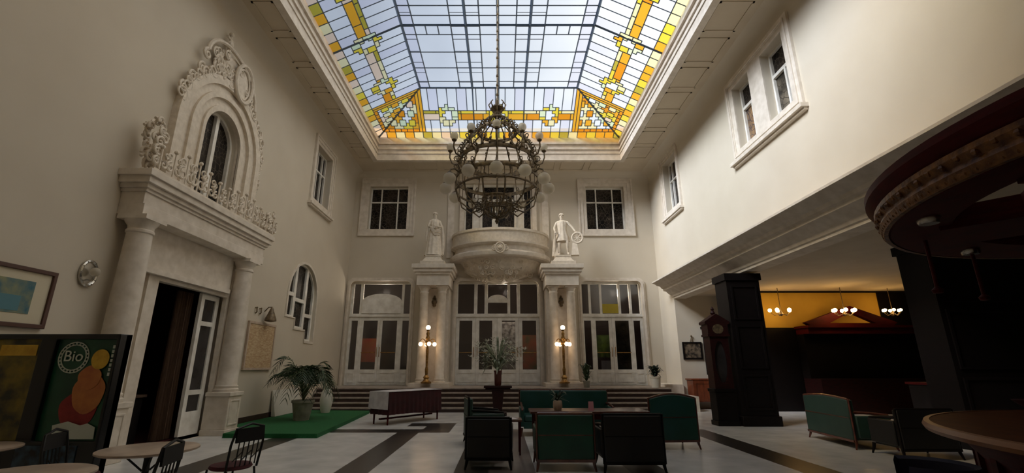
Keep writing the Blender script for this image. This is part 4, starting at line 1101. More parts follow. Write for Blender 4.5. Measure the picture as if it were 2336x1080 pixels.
def bistro(x, y, rz, label):
    t = thing('bistro_chair', label, 'chair', (x, y, 0), rz, group='dark bistro chairs at the cafe tables')
    b = MB(); b.lathe([(0.001, 0.44), (0.2, 0.44), (0.215, 0.455), (0.2, 0.48), (0.001, 0.49)], 24); b.build('seat', 'wine', t)
    for sx in (-1, 1):
        b = MB(); b.tube([(sx*0.16, 0.15, 0.44), (sx*0.19, 0.19, 0.0)], 0.012, 7); b.build('leg', 'iron', t)
        b = MB(); b.tube([(sx*0.17, -0.15, 0.44), (sx*0.2, -0.21, 0.0)], 0.012, 7); b.build('leg', 'iron', t)
    b = MB(); b.tube([(-0.19, -0.16, 0.44), (-0.2, -0.2, 0.7), (-0.17, -0.22, 0.86), (0, -0.23, 0.9), (0.17, -0.22, 0.86), (0.2, -0.2, 0.7), (0.19, -0.16, 0.44)], 0.013, 7)
    b.box(-0.17, 0.17, -0.235, -0.215, 0.72, 0.86)
    for k in range(5): b.tube([(-0.12+0.06*k, -0.2, 0.48), (-0.12+0.06*k, -0.225, 0.74)], 0.007, 5)
    for k in range(3): b.tube([(-0.17+0.11*k+j, -0.21, 0.62) if q else (-0.17+0.11*k, -0.21, 0.54) for q, j in ((0, 0), (1, 0.11))], 0.007, 5)
    b.build('backrest', 'iron', t)
bistro(-2.95, 5.5, R(68), 'dark bistro chair between the cafe table and the white floor')
bistro(-4.22, 5.0, R(-75), 'dark bistro chair in front of the green poster')
bistro(-3.0, 4.2, R(100), 'dark bistro chair with wine seat between the two nearest cafe tables')

# ------------------------------------------------------------------ green carpet, palm, board
cp = MB(); q = [(-6.74, 11.8), (-6.16, 11.76), (-6.1, 10.85), (-4.02, 10.82), (-4.4, 16.3), (-6.74, 16.5)]
cp.plate(q, (), 0.0, 0.09)
me_rot = Matrix.Rotation(0, 4, 'X')
cp.v = [(x, z, y) for (x, y, z) in [(v[0], v[1], v[2]) for v in cp.v]]
o = cp.build('green_carpet', 'carpet'); tag(o, 'bright green carpet covered platform along the left wall under the palm', 'carpet')
def frond(mb, base, az, ln, rise, droop, leaf=0.34, nl=15, w=0.018, curl=0.0):
    pts = []
    for i in range(10):
        t = i/9; hor = ln*t; z = rise*math.sin(min(1.0, t*1.1)*PI*0.55) - droop*t*t
        a = az + curl*t
        pts.append(Vector((base[0] + hor*math.cos(a), base[1] + hor*math.sin(a), base[2] + z)))
    mb.tube(pts, [0.012*(1-0.8*i/9) for i in range(10)], 5, 1)
    for i in range(nl):
        t = 0.22 + 0.76*i/(nl-1); f = t*9; k = min(8, int(f)); p = pts[k].lerp(pts[k+1], f-k); d = (pts[k+1]-pts[k]).normalized()
        sd = d.cross(Vector((0, 0, 1))).normalized()
        L_ = leaf*(0.55 + 0.9*math.sin(PI*min(1, t*0.95)))*0.75
        for s_ in (-1, 1):
            e_ = p + (sd*s_*0.75 + d*0.65).normalized()*L_ + Vector((0, 0, -L_*0.42))
            mid = p.lerp(e_, 0.45) + Vector((0, 0, L_*0.08)); n_ = d*w
            mb.add([p-n_*0.4, p+n_*0.4, mid+n_, e_, mid-n_], [(0, 1, 2, 3, 4)], 0)
def pot(par, r0, r1, h, m, z=0.0, name='pot'):
    b = MB(); b.lathe([(r0, z), (r1*0.96, z+h*0.85), (r1*1.05, z+h*0.87), (r1*1.05, z+h), (r1*0.92, z+h), (r1*0.88, z+h*0.9)], 24); o = b.build(name, m, par)
    b = MB(); b.lathe([(0.001, z+h*0.91), (r1*0.9, z+h*0.91)], 20); b.build('soil', 'soil', par)
    return o
pm = thing('potted_palm', 'large arching palm in a pale stone pot on the green carpet', 'plant', (-5.5, 13.5, 0.09))
pot(pm, 0.2, 0.29, 0.52, 'potstone')
f = MB(); rp = random.Random(4)
for k in range(26):
    az = 2*PI*k/26 + rp.uniform(-0.15, 0.15); up = rp.uniform(0.9, 1.6)
    frond(f, (0, 0, 0.5 + rp.uniform(0, 0.1)), az, rp.uniform(0.6, 1.0), up, up*rp.uniform(0.35, 1.0), leaf=0.34, curl=rp.uniform(-0.3, 0.3))
for k in range(8): f.tube([(0, 0, 0.45), (rp.uniform(-0.08, 0.08), rp.uniform(-0.08, 0.08), 0.9)], 0.016, 5, 1)
f.build('fronds', ['leaf', 'stem'], pm)
b = MB(); b.hexa([(-6.72, 14.3, 0.1), (-6.60, 14.3, 0.1), (-6.60, 16.1, 0.1), (-6.72, 16.1, 0.1), (-6.78, 14.3, 0.82), (-6.75, 14.3, 0.82), (-6.75, 16.1, 0.82), (-6.78, 16.1, 0.82)])
o = b.build('leaning_board', 'potwhite'); tag(o, 'plain white board leaning against the left wall behind the palm', 'board')
vs_ = thing('floor_vase', 'tall white floor vase on the green carpet behind the palm', 'vase', (-5.62, 15.6, 0.09))
b = MB(); b.lathe([(0.13, 0), (0.16, 0.1), (0.2, 0.35), (0.17, 0.6), (0.1, 0.72), (0.13, 0.78), (0.11, 0.78), (0.08, 0.7)], 24); b.build('body', 'potwhite', vs_)

# ------------------------------------------------------------------ buffet table with cloths
ang = math.atan2(1.6, 1.17)
bt = thing('buffet_table', 'long buffet table hung with burgundy cloth at the foot of the steps', 'table', (-3.02, 13.0, 0), ang)
# local: x along the long front edge, y into the table
b = MB(); b.box(0.0, 2.0, 0.0, 0.68, 0.80, 0.825); b.build('tabletop', 'blackwood', bt)
for lx in (0.06, 1.94):
    for ly in (0.06, 0.62):
        b = MB(); b.taper(lx, ly, 0, 0.8, 0.015, 0.015, 0.028, 0.028); b.build('leg', 'mahogany', bt)
b = MB(); b.box(0.02, 1.98, 0.3, 0.38, 0.12, 0.16); b.build('stretcher', 'mahogany', bt)
def skirt(path, z0, z1, amp, fr, name, m, par, label=None, cat=None):
    mb = MB(); vs = []; tot = 0; P_ = []
    for (a, b_) in zip(path[:-1], path[1:]):
        L_ = math.hypot(b_[0]-a[0], b_[1]-a[1]); n = max(2, int(L_/0.03)); nx, ny = (b_[1]-a[1])/L_, -(b_[0]-a[0])/L_
        for i in range(n):
            t = i/n; P_.append((a[0]+(b_[0]-a[0])*t, a[1]+(b_[1]-a[1])*t, nx, ny, tot + L_*t))
        tot += L_
    P_.append((path[-1][0], path[-1][1], nx, ny, tot))
    for x, y, nx, ny, s in P_:
        for k in range(5):
            q = k/4; off = 0.012 + amp*q*(0.6+0.4*math.sin(s*fr)) ; vs.append((x+nx*off, y+ny*off, z1 + (z0-z1)*q))
    n = len(P_); mb.add(vs, [(i*5+k, (i+1)*5+k, (i+1)*5+k+1, i*5+k+1) for i in range(n-1) for k in range(4)])
    return mb
cl = skirt([(0, 0.68), (0, 0), (2.0, 0), (2.0, 0.68), (0, 0.68)], 0.26, 0.835, 0.045, 38, '', '', None)
cl.box(0.0, 2.0, 0.0, 0.68, 0.828, 0.838)
o = cl.build('burgundy_tablecloth', 'burgundy', None, (-3.02, 13.0, 0), ang); tag(o, 'burgundy cloth skirting the long buffet table down to its legs', 'tablecloth')
cl = MB(); cl.box(-0.055, 2.02, -0.03, 0.7, 0.842, 0.852)
cl2 = skirt([(-0.055, 0.72), (-0.055, -0.07)], 0.40, 0.852, 0.02, 30, '', '', None); cl.add(cl2.v, cl2.f)
o = cl.build('white_tablecloth', 'cloth', None, (-3.02, 13.0, 0), ang); tag(o, 'white runner over the burgundy buffet cloth hanging down at its near end', 'tablecloth')

# ------------------------------------------------------------------ plant stand in the middle
ps = thing('plant_stand', 'turned dark wood pedestal with wide square top before the steps', 'plant stand', (-0.13, 15.7, 0))
b = MB(); b.box(-0.45, 0.45, -0.3, 0.3, 0.84, 0.90); b.box(-0.4, 0.4, -0.26, 0.26, 0.78, 0.84); b.build('top', 'clockwood', ps, bevel=0.01)
b = MB(); b.taper(0, 0, 0.1, 0.78, 0.13, 0.13, 0.2, 0.18); b.build('column', 'clockwood', ps, bevel=0.01)
b = MB(); b.box(-0.28, 0.28, -0.24, 0.24, 0, 0.1); b.build('base', 'clockwood', ps, bevel=0.01)
pp = thing('potted_lilies', 'white flowering plant in a tall dark red pot on the wooden pedestal', 'plant', (-0.13, 15.7, 0.90))
b = MB(); b.lathe([(0.09, 0), (0.11, 0.04), (0.12, 0.42), (0.135, 0.44), (0.135, 0.48), (0.11, 0.48), (0.1, 0.44)], 20); b.build('pot', 'potdark', pp)
b = MB(); b.lathe([(0.001, 0.44), (0.11, 0.44)], 16); b.build('soil', 'soil', pp)
f = MB(); rp = random.Random(8)
def blade(mb, base, az, ln, rise, w, mi=0, droop=0.5):
    vs = []; n = 7
    for i in range(n):
        t = i/(n-1); hor = ln*t; z = rise*math.sin(t*PI*0.6) - droop*ln*t*t; ww = w*math.sin(PI*min(0.97, t*0.9+0.08))
        c_, s_ = math.cos(az), math.sin(az)
        for sgn in (-1, 1): vs.append((base[0]+hor*c_ - s_*ww*sgn, base[1]+hor*s_ + c_*ww*sgn, base[2]+z))
    mb.add(vs, [(2*i, 2*i+1, 2*i+3, 2*i+2) for i in range(n-1)], mi)
for k in range(46): blade(f, (0, 0, 0.46), rp.uniform(0, 2*PI), rp.uniform(0.3, 0.95), rp.uniform(0.25, 1.15), 0.04, 0, rp.uniform(0.1, 0.7))
for k in range(22):
    az = rp.uniform(0, 2*PI); l_ = rp.uniform(0.15, 0.9); top = rp.uniform(0.5, 1.2) - l_*0.35; e_ = (l_*math.cos(az), l_*math.sin(az), 0.46+top)
    f.tube([(0, 0, 0.46), (e_[0]*0.4, e_[1]*0.4, 0.46+top*0.7), e_], 0.007, 5, 1)
f.build('leaves', ['leafpale', 'stem'], pp)
rp = random.Random(8); fl = MB()
for k in range(90):
    az = rp.uniform(0, 2*PI); l_ = rp.uniform(0.1, 0.95); z = 0.46 + rp.uniform(0.3, 1.15)*(1-0.3*l_)
    for j in range(5):
        a = 2*PI*j/5; x, y = l_*math.cos(az), l_*math.sin(az)
        fl.add([(x, y, z), (x+0.06*math.cos(a-0.4), y+0.06*math.sin(a-0.4), z+0.03), (x+0.11*math.cos(a), y+0.11*math.sin(a), z+0.07), (x+0.06*math.cos(a+0.4), y+0.06*math.sin(a+0.4), z+0.03)], [(0, 1, 2, 3)])
fl.build('blossoms', 'petal', pp)

def bushy(x, y, z, label, r_, h, potr, poth, potm, leafm, seed, n=60):
    t = thing('potted_plant', label, 'plant', (x, y, z), group='potted plants on the landing')
    pot(t, potr*0.8, potr, poth, potm)
    f = MB(); rp = random.Random(seed)
    for k in range(n): blade(f, (0, 0, poth*0.9), rp.uniform(0, 2*PI), rp.uniform(0.3, 1.0)*r_, rp.uniform(0.3, 1.0)*h, 0.045, 0, rp.uniform(0.0, 0.6))
    for k in range(6): f.tube([(0, 0, poth*0.9), (rp.uniform(-0.1, 0.1), rp.uniform(-0.1, 0.1), poth + h*0.6)], 0.01, 5, 1)
    f.build('leaves', [leafm, 'stem'], t)
bushy(3.15, 17.95, 0.75, 'loose leafy plant in a grey pot right of the right column pair', 0.33, 0.7, 0.13, 0.24, 'potstone', 'leaf', 21, 40)
bushy(5.72, 17.95, 0.75, 'dark bushy plant in a white pot at the right end of the landing', 0.38, 0.5, 0.2, 0.4, 'potwhite', 'leafdark', 22, 70)

# ------------------------------------------------------------------ upholstered seats
def seat_set(name, label, cat, x, y, rz, w, d, h, up, frame='railwood', crest=0.0, group=None, cushions=1, back2=None, seatm=None):
    """back at local y = -d/2, faces +y"""
    t = thing(name, label, cat, (x, y, 0), rz, group)
    hw, hd = w/2, d/2; sm = seatm or up
    b = MB(); n = 16
    # back: padded slab with optional arched crest
    top = [(-hw+0.05 + (w-0.1)*i/n, h-0.04 + crest*math.sin(PI*i/n)) for i in range(n+1)]
    b.plate([(-hw+0.05, 0.16), (hw-0.05, 0.16)] + top[::-1], (), -hd, -hd+0.11); b.build('backrest', up, t, bevel=0.015)
    fr = MB(); fr.tube([(x_, -hd+0.03, z_+0.012) for x_, z_ in top], 0.022, 8)
    for s_ in (-1, 1): fr.tube([(s_*(hw-0.035), -hd+0.03, 0.14), (s_*(hw-0.035), -hd+0.03, h-0.02)], 0.018, 7)
    fr.box(-hw+0.04, hw-0.04, -hd-0.008, -hd+0.02, 0.13, 0.17)
    fr.build('frame', frame, t)
    pi_ = MB(); pi_.box(-hw+0.06, hw-0.06, -hd-0.006, -hd+0.002, h*0.60, h*0.60+0.014); pi_.build('back_welt', frame, t)
    for s_ in (-1, 1):
        a_ = MB(); a_.box(min(s_*(hw-0.02), s_*(hw-0.12)), max(s_*(hw-0.02), s_*(hw-0.12)), -hd+0.1, hd-0.04, 0.2, 0.6); ao = a_.build('armrest', up, t, bevel=0.02)
        a_ = MB(); a_.tube([(s_*(hw-0.07), -hd+0.08, 0.66), (s_*(hw-0.07), 0, 0.645), (s_*(hw-0.07), hd-0.06, 0.61), (s_*(hw-0.07), hd-0.02, 0.55)], 0.026, 8); a_.build('arm_rail', frame, ao)
        for s2 in (-1, 1):
            l_ = MB(); l_.tube([(s_*(hw-0.06), s2*(hd-0.05), 0.18), (s_*(hw-0.05), s2*(hd-0.04), 0.1), (s_*(hw-0.03), s2*(hd-0.01), 0.0)], [0.03, 0.024, 0.014], 8); l_.build('leg', frame, t)
    b = MB(); b.box(-hw+0.1, hw-0.1, -hd+0.08, hd-0.03, 0.16, 0.30); b.build('seat_base', up, t, bevel=0.01)
    cw = (w-0.24)/cushions
    for k in range(cushions):
        b = MB(); b.box(-hw+0.12+cw*k+0.004, -hw+0.12+cw*(k+1)-0.004, -hd+0.11, hd-0.02, 0.305, 0.44); b.build('seat_cushion', sm, t, bevel=0.035)
    return t
seat_set('armchair', 'dark green leather armchair with wooden rails, its back to the camera', 'armchair', 0.96, 7.85, 0, 0.94, 0.74, 0.83, 'green', group=None)
seat_set('armchair', 'black leather armchair touching the dark green one, its back to the camera', 'armchair', 1.93, 7.66, 0, 0.96, 0.74, 0.84, 'black', frame='blackwood')
seat_set('sofa', 'blue-green leather sofa facing the camera in front of the steps', 'sofa', 1.49, 11.45, PI, 2.2, 0.85, 0.98, 'teal', cushions=3)
seat_set('armchair', 'green leather armchair with arched back standing apart at the right of the group', 'armchair', 3.24, 9.75, R(4), 1.0, 0.8, 0.94, 'teal', crest=0.08)
seat_set('armchair', 'black armchair with wine seat at the left of the sitting group', 'armchair', -0.19, 7.98, R(-3), 0.76, 0.74, 0.76, 'black', frame='blackwood', seatm='wine')
seat_set('armchair', 'grey-green armchair seen side on beyond the black one with wine seat', 'armchair', -0.36, 10.1, R(-80), 0.8, 0.78, 0.92, 'greygreen', frame='blackwood')
seat_set('sofa', 'grey-green settee standing end on near the dark pillar', 'sofa', 7.05, 10.1, R(-96), 1.7, 0.75, 0.92, 'greygreen', cushions=2, crest=0.04)
seat_set('armchair', 'black armchair in front of the settee beside the round bar', 'armchair', 7.2, 8.72, R(0), 1.05, 0.72, 0.82, 'black', frame='blackwood')

# coffee table with a small vase, papers
tb = thing('coffee_table', 'polished red-brown table in the middle of the sitting group', 'table', (1.62, 9.35, 0))
b = MB(); b.box(-1.1, 1.1, -0.35, 0.35, 0.66, 0.71); b.build('tabletop', 'railwood', tb, bevel=0.012)
b = MB(); b.plate(rect(-1.02, 1.02, 0.56, 0.66), (), -0.30, -0.27); b.plate(rect(-1.02, 1.02, 0.56, 0.66), (), 0.27, 0.30); b.build('apron', 'mahogany', tb)
for sx in (-1, 1):
    for sy in (-1, 1):
        b = MB(); b.taper(sx*1.0, sy*0.27, 0, 0.66, 0.018, 0.018, 0.035, 0.035); b.build('leg', 'mahogany', tb)
fv = thing('flower_vase', 'small tan vase of green sprigs on the red-brown table', 'vase', (1.06, 9.3, 0.71))
b = MB(); b.lathe([(0.07, 0), (0.09, 0.06), (0.085, 0.15), (0.07, 0.17), (0.06, 0.16)], 18); b.build('body', 'tabletop', fv)
f = MB(); rp = random.Random(2)
for k in range(26): blade(f, (0, 0, 0.15), rp.uniform(0, 2*PI), rp.uniform(0.06, 0.24), rp.uniform(0.05, 0.26), 0.02, 0, 0.3)
f.build('sprigs', 'leaf', fv)
mn = MB(); mn.taper(0, 0, 0, 0.16, 0.05, 0.03, 0.045, 0.006)
o = mn.build('folded_card', mat('pink_card', rgb(214, 150, 160), 0.7), None, (1.66, 9.12, 0.71)); tag(o, 'small pink folded card standing on the red-brown table between two armchairs', 'card')
sd_ = thing('side_table', 'low dark side table between the two armchairs at the left of the sitting group', 'table', (0.1, 9.0, 0))
b = MB(); b.box(-0.26, 0.26, -0.22, 0.22, 0.55, 0.58); b.build('tabletop', 'railwood', sd_)
for sx in (-1, 1):
    for sy in (-1, 1):
        b = MB(); b.taper(sx*0.22, sy*0.18, 0, 0.55, 0.014, 0.014, 0.02, 0.02); b.build('leg', 'mahogany', sd_)
mg = MB(); mg.box(-0.11, 0.11, -0.15, 0.15, 0, 0.012); o = mg.build('magazine', 'cloth', None, (0.14, 8.97, 0.58), 0.3); tag(o, 'pale magazine lying on the low dark side table', 'magazine')

# ------------------------------------------------------------------ side aisle
def pillar(x0, x1, y0, y1, label):
    t = thing('wood_pillar', label, 'pillar', ((x0+x1)/2, (y0+y1)/2, 0))
    hx, hy = (x1-x0)/2, (y1-y0)/2
    b = MB(); b.box(-hx+0.05, hx-0.05, -hy+0.05, hy-0.05, 0.25, 3.85); b.build('shaft', 'blackwood', t)
    b = MB(); b.box(-hx, hx, -hy, hy, 0, 0.25); b.build('base', 'blackwood', t, bevel=0.02)
    b = MB(); b.box(-hx, hx, -hy, hy, 3.85, 4.04); b.build('capital', 'blackwood', t)
    b = MB()
    for z0, z1 in ((0.4, 1.3), (1.45, 2.6), (2.75, 3.7)):
        b.plate(rect(-hx+0.15, hx-0.15, z0, z1), [rect(-hx+0.2, hx-0.2, z0+0.05, z1-0.05)], -hy+0.02, -hy+0.05)
    b.build('panel_moulding', 'blackwood', t)
pillar(6.27, 7.3, 12.8, 13.6, 'black square wooden pillar under the cornice beside the tall clock')
pillar(8.7, 10.6, 9.2, 10.0, 'black square wooden pillar nearest the round bar')
ck = thing('display_clock', 'tall dark wooden longcase clock with pediment and oval glass beside the black pillar', 'clock', (5.95, 13.1, 0))
b = MB(); b.box(-0.3, 0.3, -0.22, 0.22, 0, 0.12); b.box(-0.27, 0.27, -0.2, 0.2, 0.12, 0.85); b.box(-0.3, 0.3, -0.22, 0.22, 0.85, 0.93); b.build('plinth', 'blackwood', ck, bevel=0.01)
b = MB(); b.plate(rect(-0.25, 0.25, 0.93, 2.3), [[(0.17*math.cos(2*PI*i/24), 1.62+0.55*math.sin(2*PI*i/24)) for i in range(24)]], -0.18, -0.12); b.box(-0.25, 0.25, -0.12, 0.2, 0.93, 2.3); b.build('trunk', 'clockwood', ck)
b = MB(); b.lathe([(0.001, 0), (0.17, 0)], 4); b.v = [(0.16*math.cos(2*PI*i/24), -0.125, 1.62+0.54*math.sin(2*PI*i/24)) for i in range(24)]; b.f = [list(range(24))]; b.m = [0]; b.build('oval_glass', 'greyglass', ck)
b = MB(); b.box(-0.3, 0.3, -0.22, 0.22, 2.3, 2.36); b.plate([(-0.28, 2.36), (0.28, 2.36), (0.28, 2.62), (0.34, 2.64), (0.34, 2.70), (0, 2.92), (-0.34, 2.70), (-0.34, 2.64), (-0.28, 2.62)], (), -0.2, 0.2); b.build('hood', 'clockwood', ck)
b = MB(); b.v = [(0.15*math.cos(2*PI*i/24), -0.205, 2.5+0.13*math.sin(2*PI*i/24)) for i in range(24)]; b.f = [list(range(24))]; b.m = [0]; b.build('dial', 'bronze', ck)
b = MB(); b.lathe([(0.04, 2.9), (0.07, 2.95), (0.03, 3.02), (0.05, 3.06), (0.001, 3.14)], 10); b.build('finial', 'clockwood', ck)

pc = thing('framed_picture', 'small dark framed picture on the pale end wall of the side aisle', 'picture', (0, 18.3, 0))
b = MB(); b.plate(rect(6.98, 7.72, 1.76, 2.42), [rect(7.04, 7.66, 1.82, 2.36)], -0.05, -0.003); b.build('frame', 'blackwood', pc)
b = MB(); b.box(7.04, 7.66, -0.03, -0.01, 1.82, 2.36); b.build('print', 'darkprint', pc)
b = MB(); b.tube([(7.3, -0.02, 2.42), (7.35, -0.03, 2.62), (7.4, -0.02, 2.42)], 0.012, 5); b.ball((7.35, -0.04, 2.64), 0.04, 6, 5); b.build('hanger', 'bronze', pc)
cb = thing('sideboard', 'low reddish brown sideboard against the end wall of the side aisle', 'sideboard', (7.75, 17.98, 0))
b = MB(); b.box(-0.75, 0.75, -0.28, 0.28, 0.26, 1.02); b.build('body', 'cherry', cb, bevel=0.01)
b = MB(); b.box(-0.8, 0.8, -0.3, 0.3, 1.02, 1.07); b.build('top', 'cherry', cb, bevel=0.01)
for sx in (-0.68, 0.68):
    for sy in (-0.22, 0.22): b = MB(); b.taper(sx, sy, 0, 0.26, 0.02, 0.02, 0.04, 0.04); b.build('leg', 'blackwood', cb)
for sx in (-1, 1):
    b = MB(); b.plate(rect(min(sx*0.02, sx*0.72), max(sx*0.02, sx*0.72), 0.3, 0.98), [rect(min(sx*0.1, sx*0.64), max(sx*0.1, sx*0.64), 0.38, 0.9)], -0.295, -0.28); do_ = b.build('door', 'cherry', cb)
    b = MB(); b.ball((sx*0.06, -0.31, 0.66), 0.02, 8, 6); b.build('knob', 'gold', do_)
hu = thing('wall_cabinet', 'black wall cabinet hanging above the sideboard', 'cabinet', (8.35, 18.1, 0))
b = MB(); b.box(-0.55, 0.55, -0.18, 0.18, 1.2, 2.9); b.build('body', 'blackwood', hu); b = MB(); b.box(-0.6, 0.6, -0.2, 0.19, 2.9, 3.0); b.build('cornice', 'blackwood', hu)

bb = thing('back_bar', 'dark mahogany back bar with a triangular pediment before the yellow wall', 'back bar', (12.3, 16.3, 0))
b = MB(); b.box(-1.7, 2.8, -0.3, 0.6, 0, 1.1); b.build('counter', 'clockwood', bb); b = MB(); b.box(-1.7, 2.8, 0.2, 0.6, 1.1, 2.6); b.build('shelving', 'blackwood', bb)
b = MB(); b.box(-1.7, 2.8, -0.1, 0.6, 2.6, 2.8); b.box(-1.75, 2.85, -0.2, 0.6, 2.8, 2.88); b.build('cornice', 'mahogany', bb)
b = MB(); b.plate([(-1.6, 2.88), (1.3, 2.88), (1.45, 2.98), (-0.1, 3.55), (-1.75, 2.98)], [[(-0.9, 2.96), (0.7, 2.96), (-0.1, 3.34)]], -0.1, 0.1); b.build('pediment', 'mahogany', bb)
def bulbs(x, n, label, y=16.2, z=3.38, sc=1.0):
    t = thing('bar_chandelier', label, 'chandelier', (x, y, z), group='bulb chandeliers in the bar')
    b = MB(); b.tube([(0, 0, -0.1), (0, 0, 0.8)], 0.012, 6); b.lathe([(0.02, -0.18), (0.07, -0.12), (0.03, -0.02)], 10); b.build('stem', 'bronze', t)
    for k in range(n):
        a = 2*PI*k/n + 0.3; c_, s_ = 0.36*sc*math.cos(a), 0.2*sc*math.sin(a)
        m_ = MB(); m_.tube([(0, 0, -0.08), (c_*0.6, s_*0.6, -0.16), (c_, s_, -0.05)], 0.01, 5); ao = m_.build('arm', 'bronze', t)
        g_ = MB(); g_.ball((c_, s_, 0.02), 0.062*sc, 10, 7); g_.build('bulb', 'bulblit', ao)
bulbs(9.75, 5, 'bulb chandelier nearest the black pillar, before the yellow wall')
bulbs(11.6, 6, 'bulb chandelier over the left end of the pediment, before the yellow wall', y=15.7, z=3.32)
bulbs(13.65, 6, 'bulb chandelier at the right end of the yellow wall', sc=0.8)
for k, (x, y) in enumerate(((12.0, 12.2), (12.3, 12.3))):
    b = MB()
    for j in range(8-2*k): b.lathe([(0.06, j*0.03), (0.11, j*0.03+0.02), (0.11, j*0.03+0.026), (0.05, j*0.03+0.012)], 16)
    o = b.build('plate_stack', 'potwhite', None, (x, y, 1.12)); tag(o, ('taller stack of white plates on the dark service counter', 'shorter stack of white plates on the dark service counter')[k], 'plates')
sv = thing('service_counter', 'long black service counter deep in the side aisle', 'counter', (12.2, 12.3, 0))
b = MB(); b.box(-1.6, 1.6, -0.3, 0.3, 0, 1.06); b.build('body', 'blackwood', sv); b = MB(); b.box(-1.65, 1.65, -0.34, 0.34, 1.06, 1.115); b.build('top', 'mahogany', sv)

# ------------------------------------------------------------------ round bar with canopy
BXc, BYc = 5.8, 2.6
br = thing('round_bar', 'round bar counter with amber wooden top at the bottom right corner', 'bar counter', (BXc, BYc, 0))
def annulus(mb, prof, seg=96, a0=0.0, a1=2*PI, mi=0): mb.lathe(list(prof) + [prof[0]], seg, (0, 0, 0), mi, a0, a1)
b = MB(); annulus(b, [(1.95, 1.0), (2.68, 1.0), (2.68, 1.05), (1.95, 1.05)]); b.build('countertop', 'countertop', br)
b = MB(); annulus(b, [(2.68, 0.985), (2.72, 0.99), (2.735, 1.02), (2.72, 1.052), (2.68, 1.055)]); b.build('edge_moulding', 'edgetrim', br)
b = MB(); annulus(b, [(2.2, 0.1), (2.42, 0.1), (2.42, 0.8), (2.5, 0.92), (2.6, 0.985), (2.2, 0.985)])
for k in range(40):
    a = 2*PI*k/40; b.box(2.40, 2.45, -0.05, 0.05, 0.15, 0.85, 0, Matrix.Rotation(a, 4, 'Z'))
b.build('front', 'mahogany', br); b = MB(); annulus(b, [(2.18, 0.0), (2.36, 0.0), (2.36, 0.1), (2.18, 0.1)]); b.build('plinth', 'blackwood', br)
cn = thing('bar_canopy', 'round mahogany canopy with gilded carved edge above the round bar', 'canopy', (BXc, BYc, 0))
b = MB(); annulus(b, [(2.2, 2.76), (2.64, 2.72), (2.68, 2.76), (2.68, 2.89), (2.75, 2.94), (2.79, 3.0), (2.79, 3.06), (2.2, 3.06)]); b.build('outer_ring', 'mahogany', cn, angle=30)
b = MB(); annulus(b, [(2.66, 2.72), (2.695, 2.72), (2.72, 2.78), (2.705, 2.82), (2.74, 2.87), (2.74, 2.91), (2.66, 2.91)])
for k in range(130):
    a = 2*PI*k/130; b.ball((2.72*math.cos(a), 2.72*math.sin(a), 2.845 + 0.018*(k % 2)), 0.028, 5, 4)
for k in range(200):
    a = 2*PI*k/200; b.ball((2.70*math.cos(a), 2.70*math.sin(a), 2.745), 0.014, 4, 3)
b.build('gilded_frieze', 'goldcarve', cn, angle=30)
b = MB(); annulus(b, [(0.9, 2.70), (1.75, 2.70), (1.75, 2.92), (0.9, 2.92)], 64)
b.build('inner_ring', 'mahogany', cn)
for k in range(8):
    a = R(128 + 45*k); b = MB(); b.box(1.68, 2.25, -0.42 if k == 0 else -0.1, 0.42 if k == 0 else 0.1, 2.72, 2.92, 0, Matrix.Rotation(a, 4, 'Z')); b.build('spoke', 'mahogany', cn)
for k in range(8):
    a = R(150 - 22.5*k*2); x, y = 2.42*math.cos(a), 2.42*math.sin(a)
    b = MB(); b.lathe([(0.07, 2.69), (0.08, 2.71), (0.08, 2.75)], 16, (x, y, 0)); b.build('spotlight', 'silver', cn)
for (wx, wy) in ((4.25, 4.46), (5.2, 4.95), (5.95, 4.98)):
    b = MB(); b.tube([(wx-BXc, wy-BYc, 2.72), (wx-BXc, wy-BYc, 2.24)], 0.018, 8); b.lathe([(0.001, 2.18), (0.04, 2.19), (0.05, 2.22), (0.02, 2.25)], 12, (wx-BXc, wy-BYc, 0)); b.build('hanging_rod', 'mahogany', cn)
cr0 = thing('bar_core', 'black central cabinet of the round bar reaching up to the canopy', 'cabinet', (BXc, BYc, 0))
b = MB(); b.lathe([(1.25, 0.0), (1.25, 1.0), (1.15, 1.05), (1.1, 2.6), (1.2, 2.68)], 12); b.build('body', 'blackwood', cr0)
b = MB(); b.lathe([(1.3, 1.0), (1.3, 1.05), (1.1, 1.06)], 24); b.build('shelf', 'mahogany', cr0)
# bowl standing on the counter at the right edge
bo = MB(); bo.lathe([(0.06, 0), (0.08, 0.01), (0.16, 0.08), (0.2, 0.12), (0.19, 0.12), (0.07, 0.03)], 24); o = bo.build('fruit_bowl', 'wine', None, (3.78+1.62, 2.6+2.3, 1.055)); tag(o, 'dark wine coloured bowl on the amber bar counter', 'bowl')
# navy tub chair under the counter edge
nt_ = thing('tub_chair', 'navy blue fabric tub chair tucked beside the round bar', 'chair', (3.13, 3.72, 0), R(60))
b = MB(); b.lathe([(0.001, 0.3), (0.24, 0.3), (0.26, 0.36), (0.24, 0.43), (0.001, 0.45)], 24); b.build('seat', 'navy', nt_)
b = MB(); b.lathe([(0.24, 0.25), (0.29, 0.25), (0.31, 0.78), (0.29, 0.82), (0.26, 0.8), (0.24, 0.25)], 24, a0=R(150), a1=R(390)); b.build('backrest', 'navy', nt_)
for k in range(4): a = PI/4+PI/2*k; b = MB(); b.taper(0.2*math.cos(a), 0.2*math.sin(a), 0, 0.3, 0.012, 0.012, 0.02, 0.02); b.build('leg', 'iron', nt_)

